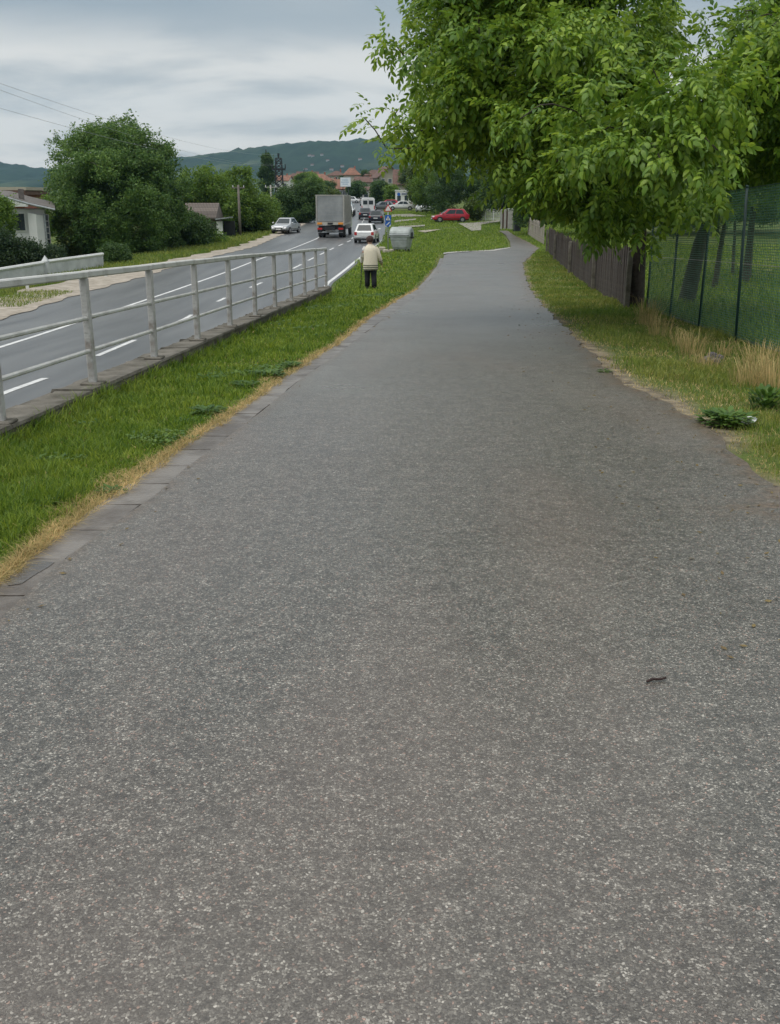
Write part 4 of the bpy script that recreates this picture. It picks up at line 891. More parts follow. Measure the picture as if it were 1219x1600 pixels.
house('town_house', 'town house with orange hipped roof behind the billboard', 550, 390, 5.5, 7, 6, 2.6, 'hip', WALL_CREAM, ROOF_ORANGE, .1, (2, 2), z=2)
for k, (px, Y, w, h, rh, mr, mw, z, lab) in enumerate([(500,400,9,4.5,2.2,ROOF_ORANGE,WALL_CREAM,2,'low house with faded orange roof above the box truck'),(516,360,8,3.2,1.8,ROOF_ORANGE,WALL_GREY,1,'grey walled house with orange roof above the box truck'),(482,420,8,4.6,2.2,ROOF_BROWN,WALL_WHITE,3,'white walled house with brown roof behind the dark roadside tree'),(461,430,7,4.4,2,ROOF_BROWN,WALL_CREAM,3.2,'cream house with brown roof right of the pylon'),(445,390,5,3.6,1.6,ROOF_ORANGE,WALL_WHITE,2.6,'small white house behind the lattice pylon'),(572,370,7,4.2,1.6,ROOF_BROWN,WALL_CREAM,1.2,'low cream house with brown roof left of the gabled town house'),(585,420,8,5.4,2.2,ROOF_BROWN,WALL_GREY,3,'grey house with brown roof behind the gabled town house'),(530,330,4,2.6,1.3,ROOF_ORANGE,WALL_BRICK,.2,'small red brick hut under the billboard'),(640,345,5,6.4,2.4,ROOF_BROWN,WALL_WHITE,1,'white house with brown roof behind the olive tree'),(527,450,7,5,2,ROOF_BROWN,WALL_CREAM,4,'house with brown roof on the rise beyond the billboard')]):
    house('town_house', lab, px, Y, w, 6, h, rh, 'gable' if k % 3 else 'hip', mw, mr, .15*(k % 4 - 1.5), (2 + k % 2, 1 + (h > 4.3)), z=z)
house('long_building', 'long low grey brown building at the end of the main road', 560, 300, 6, 6, 2.8, .8, 'gable', WALL_GREY, ROOF_BROWN, 0, (4, 1), z=-.6, cat='building', chimney=False)
sh = house('shop', 'small white shop with a round blue sign by the road', 629, 205, 2.8, 4, 2.9, .3, 'flat', WALL_WHITE, WALL_WHITE, 0, (2, 1), cat='shop', chimney=False, eave=.1, winsize=(.7, 1.0), z=-1.6)
MB().tube([(-.75, -2.16, 2.35), (-.75, -2.1, 2.35)], .3, 20).build('logo_disc', BLUE, sh); MB().box((.35, -2.13, 2.4), (1.1, .05, .28)).build('sign_bar', mat('sign grey', (.12, .14, .2), .5), sh)
MB().add([(1.4,-2.6,2.0),(3.2,-2.6,1.9),(3.2,1,2.5),(1.4,1,2.5)], [(0,1,2,3)]).add([(1.4,-2.6,1.9),(3.2,-2.6,1.8),(3.2,-2.6,1.9),(1.4,-2.6,2.0)], [(0,1,2,3)]).build('awning', WALL_WHITE, sh)
for x in (1.6, 3.1): MB().tube([(x,-2.5,-.3),(x,-2.5,1.95)], .05, 6).build('awning_post', WALL_BRICK, sh)
for i in range(7): MB().box((1.7 + i*.22, -2.3, .45), (.09, .05, .9)).build('slat', WOOD_PALE, sh)
# billboard
bX = wx(540.5, 250); bb = thing('billboard', 'white billboard on a post above the road', 'billboard', (bX, 250, gz(bX, 250)))
zb = pt(540, 284.5, 250)[2] - bb.location[2]; PRINT = mat('billboard print', (.62, .68, .74), .5, .1, 1.2, col2=(.8, .83, .85)); 
MB().box((0, 0, zb), (2.5, .2, 2.1)).build('frame', STEEL, bb); MB().box((0, -.12, zb), (2.35, .03, 1.95)).build('panel', PRINT, bb)
for s_, w in ((.45, 1.5), (0, 1.8), (-.45, 1.2)): MB().box((-.1, -.14, zb + s_), (w, .02, .16)).build('print_line', mat('print blue', (.3, .42, .55), .6), bb)
for s_ in (-.6, .6): MB().tube([(s_, .15, -.3), (s_, .15, zb + .9)], .09, 8).build('post', DARKSTEEL, bb)

# white house on the left (two storeys, low dark roof)
Yh = 70; hx0, hz0 = pt(85, 395, Yh)[0], None; kx = ppm(Yh, -3)
wh = thing('white_house', 'white plastered house with low dark tiled roof behind the conifers', 'house', (wx(40, Yh), Yh, gz(wx(40, Yh), Yh)))
wh.rotation_euler.z = HR = .30
def hp(px, py):
    d = ray(px, py); nn = np.array([-sin(HR), cos(HR), 0]); q = Vector(d*(nn @ np.array(wh.location))/(nn @ d)) - Vector(wh.location)
    return Matrix.Rotation(-HR, 3, 'Z') @ q
zr = hp(60, 327)[2]; xR = hp(82, 330)[0]; xLh = hp(-60, 330)[0]
MB().box(((xR + xLh)/2 - .25, 3.5, zr/2), (xR - xLh - .5, 6.6, zr)).build('wall', WALL_WHITE, wh)
roofp = [hp(-70, 300), hp(10, 306), hp(45, 316), hp(86, 325)]
rb = MB(); 
for s0, s1 in zip(roofp[:-1], roofp[1:]):
    for off, th in ((0, .14),): rb.add([(s0.x, -.9, s0.z - th), (s1.x, -.9, s1.z - th), (s1.x, 7.5, s1.z + .35 - th), (s0.x, 7.5, s0.z + .35 - th), (s0.x, -.9, s0.z), (s1.x, -.9, s1.z), (s1.x, 7.5, s1.z + .35), (s0.x, 7.5, s0.z + .35)], [(0,1,2,3),(4,5,6,7),(0,1,5,4),(1,2,6,5),(2,3,7,6),(3,0,4,7)])
wr = rb.build('roof', ROOF_GREY, wh)
g_ = MB(); g_.tube([tuple(p + Vector((0, -.95 - p.y, -.1))) for p in roofp], .07, 8); g_.build('gutter', STEEL, wr)
p = hp(33, 306); MB().bbox((p.x, .6, p.z), (.35, .35, .9), .03).build('chimney', ROOF_GREY, wr)
# projecting curved bay, window, balcony side and drain pipe
a, b = hp(42, 320), hp(68, 326); MB().loft([[(a.x, .2, 0), (a.x, -.35, 0), ((a.x+b.x)/2, -.75, 0), (b.x, -.35, 0), (b.x, .2, 0)], [(a.x, .2, zr - .25), (a.x, -.35, zr - .2), ((a.x+b.x)/2, -.75, zr - .3), (b.x, -.35, zr - .4), (b.x, .2, zr - .4)]]).build('bay', WALL_WHITE, wh)
a, b = hp(21, 334), hp(40, 360); fr = MB().box(((a.x+b.x)/2, .17, (a.z+b.z)/2), (b.x - a.x + .15, .1, a.z - b.z + .15)).build('window', WHITE, wh); MB().box(((a.x+b.x)/2, .11, (a.z+b.z)/2), (b.x - a.x, .03, a.z - b.z)).build('pane', PANE, fr)
for i in (1, 2): MB().box((a.x + (b.x - a.x)*i/3, .085, (a.z+b.z)/2), (.06, .03, a.z - b.z)).build('mullion', DARKSTEEL, fr)
a, b = hp(70, 336), hp(79, 383); fr = MB().box(((a.x+b.x)/2, .15, (a.z+b.z)/2), (b.x - a.x + .12, .14, a.z - b.z + .1)).build('window', WALL_GREY, wh); MB().box(((a.x+b.x)/2, .06, (a.z+b.z)/2), (b.x - a.x, .04, a.z - b.z)).build('pane', PANE, fr)
for i in range(1, 5): MB().box(((a.x+b.x)/2, .02, b.z + (a.z - b.z)*i/5), (b.x - a.x, .03, .06)).build('mullion', WALL_GREY, fr)
p = hp(8, 340); fr = MB().box((p.x, .17, p.z), (.6, .1, 1.6)).build('window', WHITE, wh); MB().box((p.x, .11, p.z), (.45, .03, 1.45)).build('pane', PANE, fr)
x = hp(69, 330).x; MB().tube([(x, -.4, 0), (x, -.4, zr - .3)], .06, 8).build('drain_pipe', STEEL, wh)
# flat roofed house behind
Yq = 100; q0 = pt(18, 300, Yq); fh = thing('flat_roofed_house', 'house with flat brown and beige roof edge behind the white house', 'house', (wx(12, Yq), Yq, gz(wx(12, Yq), Yq)))
zt = pt(20, 293, Yq)[2] - fh.location[2]; kq = ppm(Yq, -1); MB().box((0, 3, zt/2 - .3), (60/kq, 6, zt - .6)).build('wall', WALL_BRICK, fh)
MB().box((0, 3, zt - .1), (78/kq, 7.5, .28)).build('roof', WALL_CREAM, fh); MB().box((0, 2.8, zt - .45), (74/kq, 7.1, .38)).build('fascia', ROOF_BROWN, fh)
xx = wx(32, Yq) - wx(12, Yq); MB().box((xx + .1, -.25, zt - 1.2), (27/kq, .5, 1.0)).build('parapet', WALL_WHITE, fh)
# tiled shed
Ys = 98; s0 = pt(288, 350, Ys); shed = thing('tiled_shed', 'old shed with tiled roof and white wall under the light green trees', 'shed', (wx(312, Ys), Ys, gz(wx(312, Ys), Ys) + .2)); ks = ppm(Ys)
def sp2(px, py): q = pt(px, py, Ys); return q[0] - shed.location[0], q[2] - shed.location[2]
xa, z0 = sp2(284, 341); xb, _ = sp2(338, 341); _, z1 = sp2(310, 319)
MB().box(((xa+xb)/2, 2.2, z0/2), (xb - xa - .3, 3.6, z0)).build('wall', mat('shed brick', (.12, .09, .075), .9, .3, 2), shed)
RT = mat('old shed tile', (.15, .125, .11), .85, .35, 4, .3, 12)
rr_ = MB().add([(xa, 0, z0-.05), (xb, 0, z0-.05), (xb, 2.2, z1), (xa, 2.2, z1), (xb, 4.4, z0-.05), (xa, 4.4, z0-.05)], [(0,1,2,3), (3,2,4,5), (0,3,5), (1,4,2)]).build('roof', RT, shed)
nt_ = 22; tl = math.hypot(2.2, z1 - z0); ang = math.atan2(z1 - z0 + .05, 2.2)
tm = MB().tube([(0, -.06, .03), (0, tl, .03)], .09, 6).mesh('tile_row', RT, True)
for i in range(nt_): link('tile_row', tm, rr_, (xa + .08 + (xb - xa - .16)*i/(nt_-1), 0, z0 - .03), (ang, 0, 0))
xc, zc1 = sp2(338, 346); xd_, _ = sp2(347, 346); MB().box(((xc+xd_)/2, .2, zc1/2), (xd_ - xc, .25, zc1)).build('white_wall', WALL_WHITE, shed)
xe_, ze_ = sp2(358, 343); MB().add([(xc, -.5, zc1 + .15), (xe_, -.5, zc1 + .3), (xe_, 2.5, zc1 + .3), (xc, 2.5, zc1 + .15), (xc, -.5, zc1 + .25), (xe_, -.5, zc1 + .4), (xe_, 2.5, zc1 + .4), (xc, 2.5, zc1 + .25)], [(0,1,2,3),(4,5,6,7),(0,1,5,4),(1,2,6,5),(2,3,7,6),(3,0,4,7)]).build('lean_to_roof', STEEL, shed)
MB().box(((xd_ + xe_)/2 + .1, 1.6, zc1/2), (xe_ - xd_ + .4, .15, zc1)).build('lean_to_back', BLACK, shed)
# low white wall panels across the road
wa0, wa1 = ghit(-30, 452), ghit(160, 420); lw = thing('low_wall', 'low whitewashed concrete wall in front of the conifers across the road', 'wall', (wa0[0], wa0[1], gz(wa0[0], wa0[1]))); lo_ = Vector(lw.location)
WW = mat('whitewash', (.45, .46, .46), .8, .15, 1.5, .2, 20, col2=(.6, .61, .61))
Yw0, Yw1 = 46.0, 57.0
def wpt(px, py):
    t = (px + 30)/190; return Vector(pt(px, py, Yw0 + (Yw1 - Yw0)*t)) - lo_
lo_ = Vector((pt(-30, 440, Yw0))); lo_.z = gz(lo_.x, lo_.y); lw.location = lo_
for (xa, xb, ta, tb) in ((-30, 69, 427, 411), (71, 160, 410, 398)):
    A, B = wpt(xa, ta), wpt(xb, tb); za = gz(A.x + lo_.x, A.y + lo_.y) - lo_.z; zb_ = gz(B.x + lo_.x, B.y + lo_.y) - lo_.z
    mb = MB(); mb.add([(A.x, A.y, za - .1), (B.x, B.y, zb_ - .1), (B.x, B.y, B.z), (A.x, A.y, A.z), (A.x, A.y + .14, za - .1), (B.x, B.y + .14, zb_ - .1), (B.x, B.y + .14, B.z), (A.x, A.y + .14, A.z)], [(0,1,2,3),(4,5,6,7),(0,1,5,4),(1,2,6,5),(2,3,7,6),(3,0,4,7)]); mb.build('panel', WW, lw)
    mb = MB().tube([A + Vector((0, .07, .03)), B + Vector((0, .07, .03))], .09, 6); mb.build('capping', WHITE, lw)
A = wpt(70, 402); zg = gz(A.x + lo_.x, A.y + lo_.y) - lo_.z; MB().box((A.x, A.y + .02, (A.z - .2 + zg)/2), (.3, .3, A.z - .2 - zg), taper=.95).build('post', WW, lw); MB().add([(A.x-.16,A.y-.14,A.z-.2),(A.x+.16,A.y-.14,A.z-.2),(A.x+.16,A.y+.18,A.z-.2),(A.x-.16,A.y+.18,A.z-.2),(A.x,A.y+.02,A.z+.1)], [(0,1,4),(1,2,4),(2,3,4),(3,0,4)]).build('post_cap', WW, lw)
for (px, py), lab in (((43, 452), 'short white marker post on the gravel below the white wall'), ((166, 433), 'short white marker post in the grass past the end of the white wall')):
    p = ghit(px, py); mk = thing('marker_post', lab, 'post', (p[0], p[1], gz(p[0], p[1]))); k = ppm(p[1]); MB().bbox((0, 0, 5/k), (.13, .1, 11/k), .02).build('shaft', WHITE, mk); MB().box((0, -.055, 8/k), (.09, .012, .06)).build('band', BLACK, mk)

# ------------------------------------------------------------------ poles, pylon, wires
up_ = thing('utility_pole', 'wooden utility pole standing in front of the light green trees', 'pole', (wx(375, 100), 100, gz(wx(375, 100), 100)))
zt = pt(375, 289, 100)[2] - up_.location[2]; POLEW = mat('pole wood', (.16, .14, .12), .9, .2, 4); MB().tube([(0,0,-.3),(0,0,zt)], [.14,.10], 10).build('shaft', POLEW, up_, True)
MB().box((0, 0, zt - .25), (1.2, .1, .1)).build('crossarm', POLEW, up_)
for s_ in (-.5, 0, .5): MB().tube([(s_,0,zt-.2),(s_,0,zt - .02)], .035, 6).build('insulator', CLEARLAMP, up_)
up2 = thing('utility_pole', 'pale concrete utility pole beside the lattice pylon', 'pole', (wx(424.5, 150), 150, gz(wx(424.5, 150), 150)))
zt2 = pt(424, 289, 150)[2] - up2.location[2]; MB().tube([(0,0,-.3),(0,0,zt2)], [.16,.11], 10).build('shaft', CONC, up2, True); MB().box((0, 0, zt2 - .3), (1.6, .12, .12)).build('crossarm', CONC, up2)
for s_ in (-.7, 0, .7): MB().tube([(s_,0,zt2-.25),(s_,0,zt2)], .05, 6).build('insulator', CLEARLAMP, up2)
Yp = 170; py0 = Vector((wx(438, Yp), Yp, gz(wx(438, Yp), Yp))); pyl = thing('lattice_pylon', 'dark steel lattice pylon with one crossarm by the roadside trees', 'pylon', tuple(py0))
PH = pt(438, 247, Yp)[2] - py0.z; wbot, wtop = .78, .42
def pw(z): return wbot + (wtop - wbot)*z/PH
for sx in (-1, 1):
    for sy in (-1, 1): MB().tube([(sx*wbot, sy*wbot, -.2), (sx*wtop, sy*wtop, PH)], .075, 4).build('leg', DARKSTEEL, pyl)
nb = 11; br = MB()
for i in range(nb):
    z0_, z1_ = PH*i/nb, PH*(i+1)/nb; a, b = pw(z0_), pw(z1_)
    for s_ in (-1, 1):
        br.tube([(-a, s_*a, z0_), (b, s_*b, z1_)], .04, 4).tube([(a, s_*a, z0_), (-b, s_*b, z1_)], .04, 4).tube([(s_*a, -a, z0_), (s_*b, b, z1_)], .04, 4).tube([(-b, s_*b, z1_), (b, s_*b, z1_)], .04, 4)
br.build('bracing', DARKSTEEL, pyl); kp = ppm(Yp, 5); za = pt(438, 264.5, Yp)[2] - py0.z
MB().box((0, 0, za), (21/kp, .3, .3)).build('crossarm', DARKSTEEL, pyl); MB().tube([(0,0,PH-.1),(0,0,PH+.7)], [.12,.2], 6).build('top_cap', DARKSTEEL, pyl)
for s_ in (-10.2/kp, 10.2/kp): MB().tube([(s_,0,za+.1),(s_,0,za+.8)], [.1,.07], 6).build('insulator', DARKSTEEL, pyl)
# the line runs on to a pole out of view on the left
np_ = Vector((-26, 30, 0)); np_.z = gz(-26, 30); pol = thing('utility_pole', 'tall wooden pole carrying the overhead wires beside the white wall', 'pole', tuple(np_))
q = pt(-150, 92, 34); hN = 9.5
ends = [(pt(-120, 88, 40), Vector((0, 0, PH + .6))), (pt(-120, 96, 40.8), Vector((-10.2/kp, 0, za + .8))), (pt(-120, 134, 39.4), Vector((10.2/kp, 0, za + .8)))]
for i, (A, e) in enumerate(ends):
    A = Vector(A); B = py0 + e; mid = []
    for t in np.linspace(0, 1, 30): p = A.lerp(B, t); p.z -= 4*t*(1 - t)*1.1; mid.append(tuple(p))
    w_ = MB().tube([tuple(Vector(m_) - A) for m_ in mid], .008, 5).build('overhead_wire', STEEL, None, loc=tuple(A)); tag(w_, ['overhead wire strung to the top of the lattice pylon', 'overhead wire strung to the pylon crossarm end beside the poplar', 'overhead wire strung to the pylon crossarm end towards the road'][i], 'wire')
A = Vector(ends[0][0]); pol.location = (A.x, A.y, gz(A.x, A.y)); hN = A.z - pol.location.z
MB().tube([(0,0,-.3),(0,0,hN)], [.16,.11], 10).build('shaft', POLEW, pol, True)
for i in (1, 2): d = Vector(ends[i][0]) - A; MB().tube([(0, 0, hN + d.z - .02), tuple(d + Vector((0, 0, hN)))], .05, 6).build('crossarm', POLEW, pol)

# ------------------------------------------------------------------ vehicles (forward = +y in local space)
def paint(name, c, metal=.0): return mat(name, c, .28, .04, 1, metal=metal, coat=.6)
P_WHITE = paint('white car paint', (.72, .72, .72)); P_SILVER = paint('silver car paint', (.5, .51, .53), .5); P_RED = paint('red car paint', (.42, .012, .03)); P_DARK = paint('dark blue car paint', (.015, .02, .035)); P_GREY = paint('grey car paint', (.2, .21, .22), .4); P_LIGHT = paint('pale blue car paint', (.42, .5, .54), .3)
def car(name, label, X, Y, rz, Ln=4.0, Wd=1.68, Ht=1.45, style='hatch', pm=P_WHITE, group=None, z=None):
    t = thing(name, label, 'car', (X, Y, (gz(X, Y) if z is None else z) + .012), rz, group); w = Wd/2; hl = Ln/2
    belt = .62*Ht
    if style == 'hatch': st = [(-1,.86,.36,.56),(-.96,.94,.26,.64),(-.8,.99,.22,.64),(-.3,1,.2,.63),(.25,1,.2,.62),(.5,.99,.2,.61),(.75,.96,.22,.55),(.93,.9,.24,.47),(1,.76,.3,.36)]; gb = (-.93, .52); gt = (-.72, .12)
    elif style == 'suv': st = [(-1,.9,.36,.6),(-.96,.96,.28,.66),(-.8,1,.25,.66),(-.3,1,.24,.65),(.25,1,.24,.64),(.5,.99,.24,.62),(.75,.97,.25,.58),(.93,.93,.26,.52),(1,.82,.32,.4)]; gb = (-.95, .5); gt = (-.85, .2)
    else: st = [(-1,.84,.36,.54),(-.96,.93,.27,.62),(-.75,.98,.22,.64),(-.5,1,.2,.64),(.2,1,.2,.62),(.45,.99,.2,.61),(.72,.96,.22,.55),(.93,.9,.24,.47),(1,.76,.3,.36)]; gb = (-.68, .46); gt = (-.42, .1)
    rings = []
    for s, ww, zb, zt in st:
        y = s*hl; a = w*ww; zb, zt = zb*Ht*.85, zt*Ht
        rings.append([(-a*.9,y,zb),(-a,y,zb+.1),(-a,y,zb+(zt-zb)*.62),(-a*.95,y,zt-.03),(-a*.8,y,zt),(a*.8,y,zt),(a*.95,y,zt-.03),(a,y,zb+(zt-zb)*.62),(a,y,zb+.1),(a*.9,y,zb)])
    MB().loft(rings).build('body', pm, t, True).data.shade_auto_smooth if 0 else MB().loft(rings).build('body', pm, t)
    z0_, z1_ = belt - .02, Ht; a0, a1 = w*.9, w*.68; yb0, yb1, yt0, yt1 = gb[0]*hl, gb[1]*hl, gt[0]*hl, gt[1]*hl
    def ring(q, ex=0): 
        z = z0_ + (z1_ - z0_)*q; a = a0 + (a1 - a0)*q; y0 = yb0 + (yt0 - yb0)*q - ex; y1 = yb1 + (yt1 - yb1)*q + ex; c = .07
        return [(-a+c,y0,z),(a-c,y0,z),(a,y0+c,z),(a,y1-c,z),(a-c,y1,z),(-a+c,y1,z),(-a,y1-c,z),(-a,y0+c,z)]
    rt = ring(.93); top = [(x*.9, y*.93 + (yt0+yt1)/2*.07, z1_) for x, y, z in ring(1)]
    MB().loft([ring(0), ring(.93), top]).build('cabin', pm, t)
    def pane(nm, q0, q1, side, u0, u1, m=GLASS):
        def P(q, u):
            z = z0_ + (z1_ - z0_)*q; a = a0 + (a1 - a0)*q; y0 = yb0 + (yt0 - yb0)*q; y1 = yb1 + (yt1 - yb1)*q; e = .012
            if side == 'f': return ((u*2-1)*(a - .08), y1 + e, z)
            if side == 'r': return ((u*2-1)*(a - .08), y0 - e, z)
            return ((a + e)*(1 if side == 'R' else -1), y0 + .08 + (y1 - y0 - .16)*u, z)
        V = [P(q0,u0), P(q0,u1), P(q1,u1), P(q1,u0)]; n = {'f': (0,-.02,0), 'r': (0,.02,0), 'R': (-.02,0,0), 'L': (.02,0,0)}[side]
        return MB().add(V + [tuple(Vector(p) + Vector(n)) for p in V], [(0,1,2,3),(4,5,6,7),(0,1,5,4),(1,2,6,5),(2,3,7,6),(3,0,4,7)]).build(nm, m, t)
    pane('windscreen', .08, .86, 'f', .02, .98); pane('rear_window', .1 if style != 'hatch' else .02, .84, 'r', .05, .95)
    for sd_ in 'LR':
        for u0, u1 in ((.12, .48), (.51, .9)): pane('side_window', .08, .84, sd_, u0, u1)
    wr_ = .205*Ht
    for sy in (.62, -.62):
        for sx in (-1, 1):
            whl = link('wheel', None, t, (sx*(w - .09), sy*hl, wr_))
            MB().tube([(-.1,0,0),(-.085,0,0),(.085,0,0),(.1,0,0)], [wr_*.86, wr_, wr_, wr_*.86], 18).build('tyre', TYRE, whl, True); MB().tube([(sx*.085,0,0),(sx*.108,0,0)], [wr_*.64, wr_*.55], 14).build('rim', RIM, whl)
            MB().tube([(sx*(w*.985) - sx*.03, sy*hl, wr_*1.02), (sx*(w*1.004), sy*hl, wr_*1.02)], wr_*1.16, 18).build('wheel_arch', BLACK, t)
    zf = .43*Ht
    for sx in (-1, 1):
        MB().loft([[(sx*w*.84,hl*.9,zf-.02),(sx*w*.45,hl*.985,zf-.05),(sx*w*.45,hl*.985,zf+.09),(sx*w*.84,hl*.9,zf+.12)], [(sx*w*.88,hl*.94,zf-.02),(sx*w*.45,hl*1.008,zf-.05),(sx*w*.45,hl*.995,zf+.06),(sx*w*.87,hl*.93,zf+.09)]]).build('headlight', CLEARLAMP, t)
        MB().box((sx*w*.80, -hl*.985, .5*Ht), (w*.24, .1, .24 if style != 'sedan' else .16)).build('tail_light', REDLAMP, t)
        MB().bbox((sx*(w + .09), gb[1]*hl - .12, belt + .08), (.2, .12, .14), .03).build('mirror', pm, t)
        for yy in (-.1*hl, .25*hl): MB().box((sx*(w*.985), yy - .12, belt - .12), (.035, .16, .03)).build('door_handle', BLACK, t)
        MB().box((sx*w*1.0, 0, .3*Ht), (.02, hl*.95, .05)).build('side_trim', BLACK, t)
    MB().box((0, hl*.995, .36*Ht), (w*.8, .05, .13)).build('grille', BLACK, t); MB().box((0, hl*1.0, .235*Ht), (w*1.4, .06, .11)).build('lower_intake', BLACK, t)
    MB().box((0, -hl*.97, .2*Ht), (w*1.76, .16, .12)).build('rear_bumper', BLACK, t); MB().box((0, -hl*1.004, .40*Ht), (.5, .02, .11)).build('number_plate', PLATE, t); MB().box((0, hl*1.02, .30*Ht), (.5, .02, .11)).build('number_plate', PLATE, t)
    MB().box((0, 0, .17*Ht), (w*1.6, hl*1.7, .12)).build('underbody', BLACK, t)
    return t
def onroad(px, Y): X = wx(px, Y, -3); return X
def road_heading(Y): return -math.atan2(float(xd(Y + 5) - xd(Y - 5)), 10)
car('hatchback_car', 'white hatchback driving behind the box truck in the outer lane', onroad(573.5, 85), 85, road_heading(85) - .05, 3.9, 1.66, 1.46, 'hatch', P_WHITE)
car('parked_sedan', 'silver sedan parked on the gravel shoulder facing the traffic', onroad(447, 103), 103, pi - .22, 4.5, 1.76, 1.43, 'sedan', P_SILVER)
car('parked_hatchback', 'red hatchback parked broadside on the lawn', onroad(703, 122), 122, pi/2 + .12, 4.2, 1.7, 1.48, 'hatch', P_RED, z=gz(onroad(703, 122), 122) - .02)
car('dark_car', 'dark blue car in front of the white hatchback', onroad(588, 128), 128, road_heading(128) - .03, 4.3, 1.72, 1.42, 'sedan', P_DARK)
car('dark_car', 'dark car directly behind the white van', onroad(571, 140), 140, road_heading(140), 4.2, 1.7, 1.42, 'hatch', P_DARK)
car('oncoming_car', 'white car coming past the box truck', onroad(543.5, 150), 150, pi + road_heading(150), 4.4, 1.78, 1.6, 'suv', P_WHITE)
car('oncoming_car', 'light coloured car following the white oncoming car', onroad(544, 178), 178, pi + road_heading(178), 4.4, 1.75, 1.5, 'hatch', P_LIGHT)
car('parked_car', 'white car parked side on behind the warning sign', onroad(627, 172), 172, pi/2, 4.5, 1.75, 1.45, 'sedan', P_WHITE)
car('parked_car', 'white car parked nose first next to the red hatchback', onroad(663, 160), 160, pi + .25, 4.4, 1.75, 1.5, 'sedan', P_WHITE)
CG = 'cars in the distant town'
for k, (px, Y, rz, pm_k, st, lab) in enumerate([(537,215,pi-.3,P_WHITE,'sedan','white car queueing beyond the oncoming traffic'),(532,232,1.4,P_LIGHT,'hatch','pale blue car turned across the end of the road'),(549,250,1.5,P_WHITE,'sedan','white car crossing beneath the long grey building'),(576,240,-.4,P_DARK,'suv','dark car beside the distant traffic island'),(587,236,1.5,P_LIGHT,'sedan','pale blue car parked in front of the dark town tree'),(600,246,1.6,P_GREY,'hatch','grey car parked beyond the pale blue car'),(597,182,pi/2+.2,P_GREY,'hatch','grey car parked near the warning sign'),(606,188,pi/2,P_RED,'hatch','reddish car behind the warning sign'),(518,262,1.2,P_DARK,'hatch','dark car behind the roof of the box truck'),(506,255,1.3,P_WHITE,'hatch','white car just above the box truck'),(645,215,pi/2,P_WHITE,'hatch','white car under the awning of the shop')]):
    car('distant_car', lab, onroad(px, Y), Y, rz, 4.2, 1.7, 1.45, st, pm_k, CG)
# white van
vX, vY = onroad(575.5, 158), 158; van = thing('panel_van', 'white panel van ahead of the dark cars', 'van', (vX, vY, gz(vX, vY)), road_heading(vY))
def rrect(w, z0, z1, y, c=.12): return [(-w+c,y,z0),(w-c,y,z0),(w,y,z0+c),(w*.97,y,z1-c*2),(w*.9,y,z1-c),(w*.75,y,z1),(-w*.75,y,z1),(-w*.9,y,z1-c),(-w*.97,y,z1-c*2),(-w,y,z0+c)]
MB().loft([rrect(.95,.35,2.35,-2.6), rrect(1.0,.3,2.4,-2.5), rrect(1.0,.3,2.42,.9), rrect(.98,.3,2.2,1.4), rrect(.96,.3,1.35,2.1), rrect(.9,.35,1.1,2.6)]).build('body', P_WHITE, van)
for sx in (-1, 1):
    MB().box((sx*.42, -2.61, 1.75), (.62, .03, .55)).build('rear_window', GLASS, van); MB().box((sx*.9, -2.57, 1.05), (.12, .08, .5)).build('tail_light', REDLAMP, van); MB().bbox((sx*1.12, 1.3, 1.4), (.2, .12, .32), .03).build('mirror', BLACK, van)
    for yy in (-1.6, 1.6): w_ = link('wheel', None, van, (sx*.86, yy, .34)); MB().tube([(-.11,0,0),(.11,0,0)], .34, 16).build('tyre', TYRE, w_); MB().tube([(sx*.09,0,0),(sx*.125,0,0)], .2, 12).build('rim', RIM, w_)
MB().box((0, -2.64, .45), (1.9, .14, .18)).build('rear_bumper', BLACK, van); MB().box((0, -2.63, .85), (.5, .03, .12)).build('number_plate', PLATE, van); MB().box((0, -2.625, 1.3), (.025, .02, 1.9)).build('door_gap', BLACK, van)
MB().add([(-.8,1.45,2.12),(.8,1.45,2.12),(.86,2.08,1.38),(-.86,2.08,1.38),(-.8,1.5,2.14),(.8,1.5,2.14),(.86,2.12,1.4),(-.86,2.12,1.4)], [(0,1,2,3),(4,5,6,7),(0,1,5,4),(1,2,6,5),(2,3,7,6),(3,0,4,7)]).build('windscreen', GLASS, van)

# box truck, seen from behind
kY = 93; tX = onroad(516.5, kY); tr_ = thing('box_truck', 'grey box truck with dusty rear door driving up the middle lane', 'truck', (tX, kY, gz(tX, kY) + .012), road_heading(kY) - .055)
DOOR = mat('dusty truck door', (.22, .235, .24), .5, .25, .8, .1, 10, col2=(.34, .35, .355)); BOXP = mat('truck box paint', (.33, .32, .295), .5, .12, 1); FRAMEM = mat('truck frame', (.36, .35, .32), .5, .15, 2)
bw, z0, z1, Lb = 1.24, 1.12, 3.62, 6.4
MB().box((0, Lb/2, (z0+z1)/2), (2*bw - .04, Lb - .1, z1 - z0 - .04)).build('box_body', BOXP, tr_)
for sx in (-1, 1):
    MB().box((sx*(bw - .06), 0, (z0+z1)/2 - .05), (.13, .12, z1 - z0 + .1)).build('corner_post', FRAMEM, tr_)
    for k in range(9): MB().box((sx*(bw + .0), .5 + k*.7, (z0+z1)/2), (.06, .09, z1 - z0 - .1)).build('side_rib', FRAMEM, tr_)
    MB().box((sx*(bw + .005), Lb/2, z0 + .05), (.05, Lb, .16)).build('side_skirt', FRAMEM, tr_)
MB().box((0, 0, z1 - .05), (2*bw - .26, .12, .1)).build('top_frame', FRAMEM, tr_); MB().box((0, -.01, z0 + .1), (2*bw - .1, .14, .24)).build('sill', mat('truck sill', (.45, .43, .38), .55, .15, 3), tr_)
MB().box((0, .0, (z0+z1)/2 + .09), (2*bw - .28, .06, z1 - z0 - .36)).build('rear_door', DOOR, tr_)
